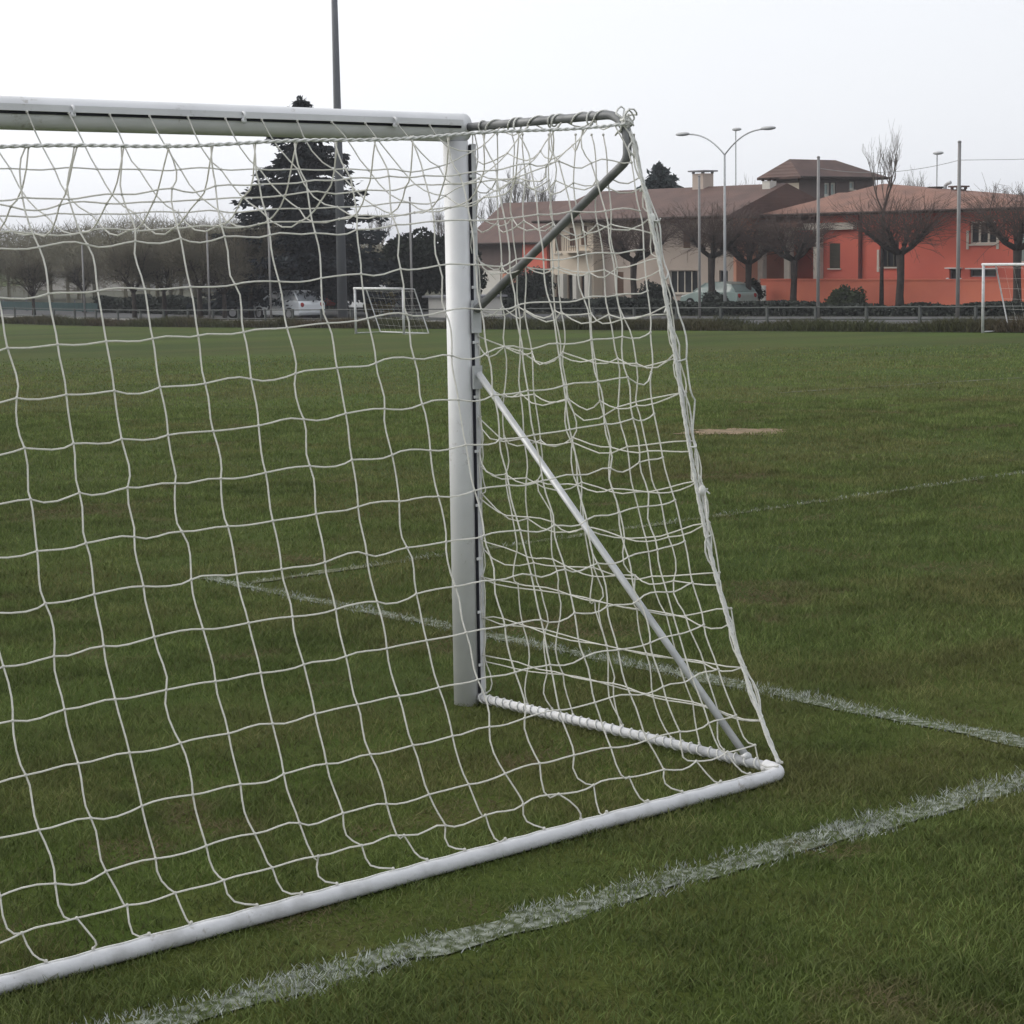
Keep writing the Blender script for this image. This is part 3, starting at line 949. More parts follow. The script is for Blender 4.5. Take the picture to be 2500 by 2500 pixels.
# ------------------------------------------------------------------ small goals on the far side of the pitch
def far_goal(px0, px1, ytop, ybase, s, width, dep, label, net_to):
    d = ray(px0, ybase); d = d / (d @ FH)
    base = CAM + d * s
    zg = float(Txy(base[0], base[1]))
    d2 = ray(px0, ytop); d2 = d2 / (d2 @ FH)
    h = (CAM + d2 * s)[2] - zg
    r = empty('training_goal', (base[0], base[1], zg), -math.pi / 2)       # local x runs along the touchline
    tag(r, label, 'football goal', 'small goals parked on the far side of the pitch')
    for xx in (0, width):
        mb = MB(); mb.tube([(xx, 0, 0), (xx, 0, h)], 0.042, 12); mb.build('post', M['paint_worn'], r, smooth=True)
        mb = MB(); mb.tube([(xx, 0.04, h), (xx, dep * 0.45, h - 0.02), (xx, dep, 0.03), (xx, 0.05, 0.03)], 0.022, 8); mb.build('side_frame', M['paint_worn'], r, smooth=True)
    mb = MB(); mb.tube([(-0.05, 0, h), (width + 0.05, 0, h)], 0.042, 12); mb.build('crossbar', M['paint_worn'], r, smooth=True)
    mb = MB(); mb.tube([(0, dep, 0.03), (width, dep, 0.03)], 0.022, 8); mb.build('ground_bar', M['paint_worn'], r, smooth=True)
    mb = MB()
    n = int(width / 0.30)
    for i in range(n + 1):
        xx = width * i / n
        mb.tube([(xx, 0.03, h - 0.02), (xx, dep * 0.45, h - 0.10), (xx, dep, 0.05)], 0.0022, 4)
    for k in range(7):
        f = k / 6
        yy = dep * 0.45 + (dep * 0.55) * f; zz = (h - 0.10) * (1 - f) + 0.05 * f
        mb.tube([(0, yy, zz), (width / 2, yy, zz - 0.04), (width, yy, zz)], 0.0022, 4)
    mb.build('net', M['cord'], r)
    return r


far_goal(2399, 0, 646, 812, 60.0, 5.0, 1.3, 'white football goal standing before the red house at the right', 0)
far_goal(869, 0, 704, 815, 73.0, 2.75, 1.1, 'small low white training goal left of the near post, before the dark evergreen', 0)


# ------------------------------------------------------------------ railing, walls, poles
def railing(y0, y1):
    r = empty('boundary_railing', (46.0, y0, float(Txy(46.0, y0))))
    tag(r, 'low grey two bar railing along the far edge of the pitch', 'railing')
    ys = np.arange(y0, y1 + 0.1, 2.1)
    loc = np.array(r.location)
    zz = np.array([float(Txy(46.0, q)) for q in ys])
    for hgt in (0.74, 0.36):
        mb = MB(); mb.tube(np.stack([ys * 0, ys - y0, zz + hgt - loc[2]], 1), 0.026, 6)
        mb.build('rail_bar', M['rail'], r)
    for q, z in zip(ys, zz):
        mb = MB(); mb.box(-0.04, 0.04, q - y0 - 0.04, q - y0 + 0.04, z - loc[2] - 0.05, z - loc[2] + 0.78)
        mb.build('rail_post', M['rail'], r)


railing(14.0, 110.0)


def low_wall(ya, yb, X, h, label, m):
    r = MB()
    ys = np.linspace(ya, yb, int(abs(yb - ya)) + 2)
    zz = Txy(ys * 0 + X, ys)
    for i in range(len(ys) - 1):
        z0, z1 = zz[i], zz[i + 1]
        V = [(X, ys[i], z0 - 0.2), (X + 0.25, ys[i], z0 - 0.2), (X + 0.25, ys[i], z0 + h), (X, ys[i], z0 + h),
             (X, ys[i + 1], z1 - 0.2), (X + 0.25, ys[i + 1], z1 - 0.2), (X + 0.25, ys[i + 1], z1 + h), (X, ys[i + 1], z1 + h)]
        F = [(0, 4, 7, 3), (1, 2, 6, 5), (3, 7, 6, 2)]
        if i == 0: F.append((0, 3, 2, 1))
        if i == len(ys) - 2: F.append((4, 5, 6, 7))
        r.add(V, F)
    tag(r.build('low_wall', m), label, 'wall')


low_wall(52.0, 115.0, 48.6, 0.22, 'low pale concrete wall behind the railing under the left trees', M['concrete'])


def put(px, X, dz=0.0):
    """ground point on the street line x = X under pixel column px"""
    yy = yat(px, X)
    return (X, yy, float(Txy(X, yy)) + dz)


def pole_at(px, X, ytop, r0, r1, name, label, cat, m, group=None, base_r=None):
    p = put(px, X)
    h = zat(px, ytop, X) - p[2]
    o = empty(name, p)
    tag(o, label, cat, group)
    mb = MB(); mb.tube([(0, 0, -0.1), (0, 0, h * 0.5), (0, 0, h)], [r0, (r0 + r1) / 2, r1], 14)
    mb.build('shaft', m, o, smooth=True)
    mb = MB(); mb.tube([(0, 0, -0.02), (0, 0, 0.06)], (base_r or r0 * 1.9), 12); mb.build('base_plate', M['concrete'], o)
    mb = MB(); mb.blob((0, 0, h), (r1 * 1.25, r1 * 1.25, r1 * 0.9), 10, 5); mb.build('cap', m, o, smooth=True)
    return o, h


mast, mh = pole_at(836, 47.6, -420, 0.225, 0.085, 'floodlight_mast', 'tall tapering grey floodlight mast rising past the dark conifer', 'mast', M['mast'], base_r=0.34)
mb = MB(); mb.box(-0.06, 0.06, -1.1, 1.1, mh - 0.4, mh - 0.28); mb.build('lamp_bar', M['mast'], mast)
for k in (-0.9, -0.3, 0.3, 0.9):
    mb = MB(); mb.box(-0.45, -0.08, k - 0.22, k + 0.22, mh - 0.30, mh + 0.15); mb.build('floodlight', M['lamp'], mast)

pg = 'slim poles of the ball stop fence'
PO = [(2338, 47.0, 347, 0.065, 'tallest slim pole of the ball stop fence, before the red house beside the far goal'),
      (1997, 47.0, 384, 0.060, 'slim pole standing before the pale porch beam of the red house'),
      (1708, 47.0, 430, 0.052, 'slim pole in line with the chimney of the cream house'),
      (1006, 47.0, 482, 0.050, 'slim pole in front of the rounded dark evergreen, above the small training goal'),
      (661, 47.0, 520, 0.050, 'slim pole just left of the conifer trunk'),
      (511, 47.0, 560, 0.050, 'slim pole among the bare trees at left, leftmost but one'),
      (206, 47.0, 600, 0.050, 'leftmost slim pole, among the bare trees')]
tops = []
for px, X, yt, rr, lb in PO:
    o, h = pole_at(px, X, yt, rr, rr * 0.8, 'fence_pole', lb, 'pole', M['pole'], pg)
    tops.append((o.location.x, o.location.y, o.location.z + h))
a, b = np.array(tops[0]), np.array(tops[1])
mb = MB()
end = np.array([47.0, a[1] - 22, a[2] - 0.3])
q = np.linspace(0, 1, 14)[:, None]
a2, b2 = a - [0, 0, 0.55], b - [0, 0, 0.35]
for A, B in ((b2, a2), (a2, end)):
    c = A + (B - A) * q; c[:, 2] -= 0.25 * 4 * (q * (1 - q))[:, 0]
    mb.tube(c, 0.008, 4)
tag(mb.build('top_wire', M['pole']), 'thin sagging wire strung between the ball stop poles at right', 'wire')


def street_lamp(px, X, yfork, label, arm=1.65):
    p = put(px, X)
    h = zat(px, yfork, X) - p[2]
    o = empty('street_lamp', p, -math.pi / 2)
    tag(o, label, 'street lamp')
    mb = MB(); mb.tube([(0, 0, 0), (0, 0, h * 0.45), (0, 0, h)], [0.085, 0.07, 0.05], 12); mb.build('pole', M['lamp'], o, smooth=True)
    for sg in (-1, 1):
        t = np.linspace(0, 1, 12)
        L = arm * 1.55
        pts = np.stack([sg * L * t, 0 * t, h + 1.12 * (1 - (1 - t) ** 2.2) - 0.0], 1)
        mb = MB(); mb.tube(pts, 0.038, 8); ar = mb.build('arm', M['lamp'], o, smooth=True)
        e = pts[-1]
        mb = MB(); mb.blob((e[0] + sg * 0.30, 0, e[2] + 0.03), (0.50, 0.17, 0.10), 12, 6)
        mb.build('lamp_head', M['lamp'], ar, smooth=True)
    return o


street_lamp(1770, 70.0, 378, 'double arm street lamp rising above the cream house roof')
for px, X, yt, lb in ((1797, 112.0, 316, 'distant thin lamp post just right of the double arm street lamp'),
                      (2284, 118.0, 374, 'distant thin lamp post above the red house roof, left of the tallest slim pole')):
    p = put(px, X); h = zat(px, yt, X) - p[2]
    o = empty('distant_lamp', p, -math.pi / 2); tag(o, lb, 'street lamp')
    mb = MB(); mb.tube([(0, 0, 0), (0, 0, h)], 0.045, 6); mb.build('pole', M['lamp'], o)
    mb = MB(); mb.blob((0.1, 0, h), (0.50, 0.2, 0.13), 10, 5); mb.build('lamp_head', M['lamp'], o, smooth=True)


# ------------------------------------------------------------------ buildings
def facade(mb, x0, x1, z0, z1, y, ops, dep=0.2):
    xs = sorted({x0, x1, *[v for o in ops for v in o[:2]]})
    zs = sorted({z0, z1, *[v for o in ops for v in o[2:4]]})
    for a, b in zip(xs, xs[1:]):
        for c, d in zip(zs, zs[1:]):
            mx_, mz = (a + b) / 2, (c + d) / 2
            if any(o[0] < mx_ < o[1] and o[2] < mz < o[3] for o in ops): continue
            mb.quad((a, y, c), (b, y, c), (b, y, d), (a, y, d))
    for a, b, c, d in [o[:4] for o in ops]:
        e = y + dep
        mb.quad((a, y, c), (a, e, c), (b, e, c), (b, y, c))
        mb.quad((a, y, d), (b, y, d), (b, e, d), (a, e, d))
        mb.quad((a, y, c), (a, y, d), (a, e, d), (a, e, c))
        mb.quad((b, y, c), (b, e, c), (b, e, d), (b, y, d))


def window(parent, a, b, c, d, y, pane, frame=None, bars=1, cross=True, dep=0.2, fw=0.05, sill=True):
    e = y + dep - 0.05
    mb = MB()
    mb.box(a, a + fw, e - 0.05, e, c, d); mb.box(b - fw, b, e - 0.05, e, c, d)
    mb.box(a + fw, b - fw, e - 0.05, e, c, c + fw); mb.box(a + fw, b - fw, e - 0.05, e, d - fw, d)
    for k in range(bars):
        m = a + (b - a) * (k + 1) / (bars + 1)
        mb.box(m - fw * 0.6, m + fw * 0.6, e - 0.048, e - 0.002, c + fw, d - fw)
    w_ = mb.build('window', frame or M['trim'], parent)
    mb = MB(); mb.quad((a, e + 0.01, c), (b, e + 0.01, c), (b, e + 0.01, d), (a, e + 0.01, d))
    mb.build('pane', pane, w_)
    if sill:
        mb = MB(); mb.box(a - 0.08, b + 0.08, y - 0.08, y - 0.003, c - 0.07, c); mb.build('sill', M['trim'], w_)
    return w_


def shutters(parent, a, b, c, d, y, m):
    w_ = (b - a) / 2
    for x0 in (a + 0.01, a + w_ + 0.005):
        mb = MB(); mb.box(x0, x0 + w_ - 0.015, y + 0.02, y + 0.06, c + 0.01, d - 0.01)
        n = max(4, int((d - c) / 0.11))
        for k in range(n):
            z = c + 0.06 + (d - c - 0.12) * k / n
            mb.box(x0 + 0.05, x0 + w_ - 0.065, y + 0.0, y + 0.0195, z, z + 0.05)
        mb.build('shutter', m, parent)


def hip_roof(parent, x0, x1, y0, y1, zr0, rx0, rx1, ry, zr, m, over=0.6, th=0.16):
    """hipped roof on an eaves rectangle with its ridge from rx0 to rx1"""
    a, b, c, d = x0 - over, x1 + over, y0 - over, y1 + over
    mb = MB()
    V = [(a, c, zr0), (b, c, zr0), (b, d, zr0), (a, d, zr0), (rx0, ry, zr), (rx1, ry, zr),
         (a, c, zr0 - th), (b, c, zr0 - th), (b, d, zr0 - th), (a, d, zr0 - th)]
    F = [(0, 1, 5, 4), (1, 2, 5), (2, 3, 4, 5), (3, 0, 4), (0, 6, 7, 1), (1, 7, 8, 2), (2, 8, 9, 3), (3, 9, 6, 0), (6, 9, 8, 7)]
    mb.add(V, F)
    return mb.build('roof', m, parent)


def gutter(parent, x0, x1, y, z, m):
    mb = MB(); mb.tube([(x0, y, z), (x1, y, z)], 0.07, 8); mb.build('gutter', m, parent)


def chimney(roof, x, y, z0, z1, w_, m, capm):
    mb = MB(); mb.box(x - w_ / 2, x + w_ / 2, y - w_ / 2, y + w_ / 2, z0, z1); c = mb.build('chimney', m, roof)
    mb = MB()
    mb.box(x - w_ * 0.72, x + w_ * 0.72, y - w_ * 0.72, y + w_ * 0.72, z1 + 0.10, z1 + 0.18)
    for sx in (-1, 1):
        for sy in (-1, 1):
            mb.box(x + sx * w_ * 0.45 - 0.06, x + sx * w_ * 0.45 + 0.06, y + sy * w_ * 0.45 - 0.06, y + sy * w_ * 0.45 + 0.06, z1 + 0.002, z1 + 0.099)
    mb.build('chimney_cap', capm, c)


class House:
    """helper that turns picture columns and rows on the street front into metres along the front"""
    def __init__(s, px_left, X, name, label, cat='house'):
        s.X = X
        s.y0 = yat(px_left, X)
        s.zb = float(Txy(X, s.y0))
        s.o = empty(name, (X, s.y0, s.zb), -math.pi / 2)
        tag(s.o, label, cat)

    def lx(s, px, dX=0.0, py=650):
        return s.y0 - onx(px, py, s.X + dX)[0]

    def lz(s, px, py, dX=0.0):
        return onx(px, py, s.X + dX)[1] - s.zb

    def op(s, px0, px1, y0, y1, dX=0.0):
        m = (px0 + px1) / 2
        return (s.lx(px0, dX), s.lx(px1, dX), s.lz(m, y1, dX), s.lz(m, y0, dX))


def box_walls(mb, x0, x1, y0, y1, z0, z1, front=False):
    """side and back walls"""
    mb.quad((x0, y1, z0), (x0, y0, z0), (x0, y0, z1), (x0, y1, z1))
    mb.quad((x1, y0, z0), (x1, y1, z0), (x1, y1, z1), (x1, y0, z1))
    mb.quad((x1, y1, z0), (x0, y1, z0), (x0, y1, z1), (x1, y1, z1))
    if front: mb.quad((x0, y0, z0), (x1, y0, z0), (x1, y0, z1), (x0, y0, z1))


# ---- cream house in the middle
H = House(1345, 77.0, 'cream_house', 'long two storey cream house with brown tiled roof behind the side net')
ez = H.lz(1600, 532)
xa, xb, xc, xd = 0.0, H.lx(1449), H.lx(1776), H.lx(1776)
opsA = [H.op(1391, 1404, 556, 600), H.op(1419, 1434, 552, 598), H.op(1356, 1370, 562, 618),
        H.op(1355, 1374, 671, 746), H.op(1384, 1407, 671, 746), H.op(1416, 1436, 671, 746)]
mb = MB(); facade(mb, xa, xb, -0.3, ez, 0.0, opsA); box_walls(mb, xa, xb, 0.0, 8.5, -0.3, ez)
mb.build('front_wall', M['cream'], H.o)
for k, o_ in enumerate(opsA):
    w_ = window(H.o, *o_, 0.0, M['pane'], M['shutter'], bars=0, sill=k < 3)
    if k < 3: shutters(w_, *o_, 0.0, M['shutter'])
# small balcony under the upper windows
bz = H.lz(1410, 612)
bal = MB(); bal.box(H.lx(1385), H.lx(1440), -0.9, -0.004, bz - 0.12, bz)
bo = bal.build('balcony', M['cream'], H.o)
mb = MB()
for t in np.linspace(0, 1, 14):
    x_ = H.lx(1385) + (H.lx(1440) - H.lx(1385)) * t
    mb.box(x_ - 0.012, x_ + 0.012, -0.88, -0.856, bz + 0.003, bz + 0.85)
mb.box(H.lx(1385), H.lx(1440), -0.89, -0.85, bz + 0.853, bz + 0.90)
mb.build('balustrade', M['wood'], bo)
for k, pxc in enumerate((1349, 1379, 1411, 1440)):
    mb = MB(); mb.box(H.lx(pxc) - 0.16, H.lx(pxc) + 0.16, -0.30, -0.003, -0.3, H.lz(pxc, 668)); mb.build('pilaster', M['white_plaster'], H.o)
opsB = [H.op(1634, 1703, 660, 716, 0.7), H.op(1756, 1777, 660, 742, 0.7), H.op(1500, 1522, 664, 716, 0.7), H.op(1588, 1606, 566, 606, 0.7), H.op(1668, 1686, 566, 606, 0.7), H.op(1490, 1508, 566, 606, 0.7)]
mb = MB(); facade(mb, xb + 0.003, xc, -0.3, ez - 0.003, 0.7, opsB); box_walls(mb, xb + 0.003, xc, 0.7, 8.4, -0.3, ez - 0.003)
mb.build('middle_wall', M['beige'], H.o)  # shade on this set-back stretch is put into its greyer colour
window(H.o, *opsB[0], 0.7, M['pane'], M['trim'], bars=3)
dw = window(H.o, *opsB[1], 0.7, M['pane'], M['grey_plaster'], bars=0, sill=False)
for o_ in opsB[2:]:
    w_ = window(H.o, *o_, 0.7, M['pane'], M['shutter'], bars=1); shutters(w_, *o_, 0.7, M['shutter'])
mb = MB(); mb.box(xc - 0.2, xc + 0.012, 0.694, 8.41, -0.3, ez - 0.006)
mb.build('end_wall', M['salmon'], H.o)['label'] = 'salmon plastered end wall'
rx0 = H.lx(1447, 4.3, 462); rx1 = H.lx(1890, 4.3, 460); rz = H.lz(1650, 459, 4.3)
roof = hip_roof(H.o, xa, xd, 0.0, 8.5, ez + 0.02, rx0, xd + 0.5, 4.3, rz, M['tile_dark'], over=0.7)
gutter(H.o, xa - 0.7, xd + 0.7, -0.78, ez - 0.03, M['wood'])
cx = H.lx(1716, 4.3, 455); chimney(roof, cx, 4.3, rz - 0.5, H.lz(1716, 424, 4.3), 0.85, M['beige'], M['grey_plaster'])
cx = H.lx(1878, 3.7, 470); chimney(roof, cx, 3.7, rz - 0.75, H.lz(1878, 442, 3.7), 0.55, M['white_plaster'], M['wood'])

# ---- dark roofed house behind it on the left
H = House(1165, 92.0, 'brown_house', 'low brown roofed house with rust red wall just right of the near post')
ez = H.lz(1280, 592); xb = H.lx(1342)
ops = [H.op(1228, 1244, 690, 735), H.op(1300, 1316, 620, 665)]
mb = MB(); facade(mb, 0, xb, -0.3, ez, 0, ops); box_walls(mb, 0, xb, 0, 9, -0.3, ez); mb.build('wall', M['brown_plaster'], H.o)
for o_ in ops: window(H.o, *o_, 0.0, M['pane'], M['wood'])
mb = MB(); mb.box(H.lx(1282), xb - 0.003, -0.25, -0.003, -0.3, ez - 0.006); mb.build('side_bay', M['red'], H.o)
mb = MB(); mb.box(H.lx(1176), H.lx(1226), -0.2, -0.003, -0.3, H.lz(1200, 660)); mb.build('pale_bay', M['white_plaster'], H.o)
mb = MB(); mb.box(H.lx(1227), H.lx(1264), -0.18, -0.003, H.lz(1245, 742), H.lz(1245, 668)); mb.build('salmon_bay', M['salmon'], H.o)
rz = H.lz(1380, 490, 4.5)
hip_roof(H.o, 0, xb + 3, 0, 9, ez + 0.02, H.lx(1230, 4.5, 500), H.lx(1400, 4.5, 490), 4.5, rz, M['tile_dark'], over=0.8)
gutter(H.o, -0.8, xb + 3.8, -0.88, ez - 0.03, M['wood'])

# ---- house with hipped roof behind, showing over the others
def ony(px, py, Y):
    d = ray(px, py)
    t = (Y - CAM[1]) / d[1]
    return CAM[0] + d[0] * t, CAM[2] + d[2] * t


YU = 86.0                                   # its broad side looks down the street towards the pitch
xu0 = ony(1951, 440, YU)[0]; xu1 = ony(2132, 440, YU)[0]
zu = float(Txy(xu0, YU))
U = empty('upper_house', (xu0, YU, zu), 0.0)
tag(U, 'tall house with hipped brown roof showing above the red house', 'house')
ux = lambda px, py=450: ony(px, py, YU)[0] - xu0
uz = lambda px, py: ony(px, py, YU)[1] - zu
ez = uz(2050, 433); xb = xu1 - xu0; dpu = 2.4
ops = [(ux(2013), ux(2026), uz(2020, 478), uz(2020, 446)), (ux(2029), ux(2041), uz(2035, 478), uz(2035, 446)), (ux(2074), ux(2087), uz(2080, 463), uz(2080, 443))]
mb = MB(); facade(mb, 0, xb, -0.3, ez, 0, ops); box_walls(mb, 0, xb, 0, dpu, -0.3, ez); mb.build('wall', M['brown_plaster'], U)
for o_ in ops: window(U, *o_, 0.0, M['pane_teal'], M['white_plaster'], bars=0, fw=0.12)
mb = MB(); mb.box(-0.02, 0.0 - 0.004, -0.003, dpu, uz(1951, 490), uz(1951, 446)); mb.build('side_wall', M['cream'], U)
hip_roof(U, 0, xb, 0, dpu, ez + 0.02, xb * 0.05, xb * 0.66, dpu / 2, uz(2005, 393) + 0.15, M['tile_dark'], over=0.75)
gutter(U, -0.75, xb + 0.75, -0.83, ez - 0.03, M['wood'])

# ---- red house
H = House(1858, 79.8, 'red_house', 'red plastered house with terracotta roof and pale porch beam')
xl, xp, xr = 0.0, H.lx(2002), H.lx(2560)
ez = H.lz(2250, 514)
ops = [H.op(2025, 2051, 594, 655), H.op(2148, 2194, 588, 652), H.op(2366, 2432, 540, 596), H.op(2318, 2346, 656, 682), H.op(2368, 2432, 657, 676), H.op(2482, 2535, 560, 640)]
mb = MB(); facade(mb, xp, xr, -0.3, ez, 0.0, ops); box_walls(mb, xp, xr, 0.0, 7.4, -0.3, ez); mb.build('wall', M['red'], H.o)
w_ = window(H.o, *ops[0], 0.0, M['pane'], M['shutter_green']); shutters(w_, *ops[0], 0.0, M['shutter_green'])
w_ = window(H.o, *ops[1], 0.0, M['pane'], M['shutter_green'], bars=2)
w_ = window(H.o, *ops[2], 0.0, M['pane'], M['trim'], bars=2, fw=0.09)
for o_ in ops[1:3]:
    for x0_ in (o_[0] - 0.16, o_[1] + 0.02):
        mb = MB(); mb.box(x0_, x0_ + 0.14, -0.05, -0.003, o_[2] - 0.25, o_[3] - 0.45); mb.build('window_trim', M['trim'], H.o)
window(H.o, *ops[5], 0.0, M['pane_teal'], M['trim'], bars=1)
for o_ in ops[3:5]:
    w_ = window(H.o, *o_, 0.0, M['pane'], M['grey_plaster'], sill=False)
    mb = MB(); mb.box(o_[0] - 0.10, o_[1] + 0.10, -0.28, -0.004, o_[3] + 0.005, o_[3] + 0.06); mb.build('canopy', M['white_board'], w_)
for px in (2317, 2347):
    mb = MB(); mb.blob((H.lx(px), -0.10, H.lz(px, 684)), (0.13, 0.10, 0.13), 10, 6); mb.build('wall_lamp', M['white_board'], H.o, smooth=True)
# recessed porch on the left
yb_ = 3.0
zp = H.lz(1930, 556)
mb = MB(); facade(mb, xl, xp - 0.003, -0.3, zp, yb_, []); mb.quad((xl, 0, -0.3), (xl, yb_, -0.3), (xl, yb_, zp), (xl, 0, zp))
mb.quad((xp - 0.004, yb_, -0.3), (xp - 0.004, 0, -0.3), (xp - 0.004, 0, zp), (xp - 0.004, yb_, zp))
mb.build('porch_wall', M['red'], H.o)
o_ = (H.lx(1890, 3), H.lx(1925, 3), 0.05, H.lz(1900, 640, 3))
mb = MB(); mb.box(o_[0], o_[1], yb_ - 0.06, yb_ - 0.004, o_[2], o_[3]); mb.build('porch_door', M['wood'], H.o)
for px in (1866, 1932, 2004):
    mb = MB(); c = H.lx(px); mb.box(c - 0.2, c + 0.2, -0.38, -0.03, -0.3, H.lz(px, 560)); mb.build('porch_column', M['trim'], H.o)
mb = MB(); mb.box(H.lx(1860), H.lx(2092), -0.34, -0.02, H.lz(1990, 562) + 0.003, H.lz(1990, 545)); mb.build('porch_beam', M['trim'], H.o)
mb = MB(); c = H.lx(2102); mb.tube([(c, -0.07, 0.1), (c, -0.07, ez - 0.1)], 0.11, 8); mb.build('downpipe', M['darkred'], H.o)
rz = H.lz(2152, 449, 3.7)
ax = H.lx(2152, 3.7, 450)
roof = hip_roof(H.o, xl + 1.3, xr, 0.0, 7.4, ez + 0.02, ax, ax + 0.3, 3.7, rz, M['tile'], over=0.8)
gutter(H.o, xl + 0.5, xr + 0.8, -0.88, ez - 0.04, M['wood'])
zpe = H.lz(1935, 548)
mb = MB()
a_, b_ = xl - 0.9, xp - 0.9
zt_ = zpe + 1.75
mb.add([(a_, -0.9, zpe), (b_, -0.9, zpe), (b_, 5.0, zt_), (a_ + 2.2, 5.0, zt_), (a_, -0.9, zpe - 0.15), (b_, -0.9, zpe - 0.15), (b_, 5.0, zpe - 0.15), (a_, 5.0, zpe - 0.15), (a_, 5.0, zpe)],
       [(0, 1, 2, 3), (0, 3, 8), (0, 4, 5, 1), (0, 8, 7, 4), (1, 5, 6, 2), (4, 7, 6, 5), (3, 2, 6, 7, 8)])
mb.build('porch_roof', M['tile'], H.o)
for px, py, w2, mm in ((2284, 458, 0.42, M['wood']), (2341, 456, 0.55, M['tile_dark'])):
    c = H.lx(px, 4.2, py); chimney(roof, c, 4.2, H.lz(px, 490, 4.2), H.lz(px, py + 6, 4.2), w2, mm, mm)
mb = MB(); c = H.lx(2308, 4.5, 450); mb.tube([(c, 4.5, H.lz(2308, 490, 4.5)), (c, 4.5, H.lz(2308, 452, 4.5))], 0.09, 8)
mb.tube([(c, 4.5, H.lz(2308, 453, 4.5)), (c + 0.15, 4.5, H.lz(2308, 448, 4.5)), (c + 0.35, 4.5, H.lz(2308, 446, 4.5))], 0.09, 8)
mb.build('flue', M['lamp'], roof)
RED = H

# ---- grey roofed house at the right edge
H = House(2420, 93.0, 'grey_roofed_house', 'grey roofed house at the right edge behind the red house')
ez = H.lz(2500, 512); xr = H.lx(2720)
ops = [H.op(2486, 2512, 560, 600), H.op(2560, 2590, 560, 600)]
mb = MB(); facade(mb, 0, xr, -0.3, ez, 0, ops); box_walls(mb, 0, xr, 0, 9, -0.3, ez); mb.build('wall', M['grey_plaster'], H.o)
for o_ in ops: window(H.o, *o_, 0.0, M['pane_teal'], M['trim'])
hip_roof(H.o, -3.5, xr, 0, 9, ez + 0.02, H.lx(2390, 4.5, 478), H.lx(2680, 4.5, 470), 4.5, H.lz(2440, 479, 4.5), M['tile_grey'], over=0.7)
gutter(H.o, -4.2, xr + 0.7, -0.78, ez - 0.03, M['wood'])

# ---- garden wall in front of the red house, gate pillar sign
W = 78.2
ya, yb = yat(1856, W), yat(2640, W)
h0 = zat(2150, 684, W) - float(Txy(W, (ya + yb) / 2))
r = MB(); r.box(0, abs(yb - ya), 0, 0.25, -0.3, h0)
o = r.build('garden_wall', M['redwall'], None, loc=(W, ya, float(Txy(W, ya))), rz=-math.pi / 2)
tag(o, 'orange red garden wall in front of the red house', 'wall')
mb = MB(); mb.box(0, abs(yb - ya), -0.04, 0.29, h0 + 0.003, h0 + 0.07); mb.build('coping', M['redwall'], o)
p = put(1863, 77.8)
mb = MB(); bh = zat(1863, 697, 77.8) - p[2]; mb.box(-0.17, 0.17, -0.06, 0.06, 0.30, bh); mb.box(-0.05, 0.05, -0.03, 0.03, 0, 0.299)
tag(mb.build('white_notice_board', M['white_board'], None, loc=p, rz=-math.pi / 2), 'narrow upright white board at the left end of the red garden wall', 'board')
p = put(1903, 69.0)
mb = MB(); mb.tube([(0, 0, 0), (0, 0, 0.5), (0, 0, 0.62)], [0.16, 0.17, 0.10], 10); mb.blob((0, 0, 0.62), (0.16, 0.16, 0.10), 10, 5)
tag(mb.build('blue_bin', M['blue'], None, loc=p), 'small blue bin before the red garden wall', 'bin')

# ---- pale buildings behind the bare trees on the left
for (pl, pr, ye, yr, X, wm, rm, nm, lb) in ((60, 330, 668, 628, 92.0, 'grey_pale', 'tile_grey', 'pale_house', 'pale house behind the leftmost bare trees'),
                                          (470, 640, 700, 662, 92.0, 'grey_plaster', 'tile_grey', 'grey_house', 'low grey house behind the trees left of the conifer')):
    H = House(pl, X, nm, lb)
    xr = H.lx(pr); ez = H.lz((pl + pr) / 2, ye)
    ops = []
    nwin = 3
    for k in range(nwin):
        c = xr * (k + 0.5) / nwin
        ops.append((c - 0.5, c + 0.5, 0.9, 2.2))
    mb = MB(); facade(mb, 0, xr, -0.3, ez, 0, ops); box_walls(mb, 0, xr, 0, 9, -0.3, ez); mb.build('wall', M[wm], H.o)
    for o_ in ops: window(H.o, *o_, 0.0, M['pane'], M['trim'])
    hip_roof(H.o, 0, xr, 0, 9, ez + 0.02, 4, xr - 4, 4.5, H.lz((pl + pr) / 2, yr, 4.5), M[rm], over=0.6)

# white shed left of the near post
p = put(1042, 60.0)
H = House(1046, 60.0, 'white_shed', 'small white shed just left of the near post', 'shed')
xr = H.lx(1135); ez = H.lz(1080, 727)
o_ = (xr * 0.55, xr * 0.85, 0.0, ez * 0.8)
mb = MB(); facade(mb, 0, xr, -0.1, ez, 0, [o_]); box_walls(mb, 0, xr, 0, 2.4, -0.1, ez); mb.build('wall', M['white_plaster'], H.o)
mb = MB(); mb.box(o_[0], o_[1], 0.1, 0.14, o_[2], o_[3]); mb.build('door', M['galv'], H.o)
mb = MB(); mb.box(-0.2, xr + 0.2, -0.25, 2.6, ez + 0.003, ez + 0.10); mb.build('roof', M['grey_plaster'], H.o)

# dark teal screen fence at the far left
p = put(-150, 56.0)
yE = yat(238, 56.0)
r = empty('screen_fence', p, -math.pi / 2)
tag(r, 'dark teal mesh screen fence under the leftmost bare trees', 'fence')
L = p[1] - yE
hh = zat(120, 738, 56.0) - p[2]
mb = MB(); mb.box(0, L, -0.02, 0.02, 0.1, hh); mb.build('screen', M['teal_mesh'], r)
for t in np.arange(0, L + 0.01, 3.0):
    mb = MB(); mb.tube([(t, 0.06, 0), (t, 0.06, hh + 0.15)], 0.04, 8); mb.build('fence_post', M['mast'], r)


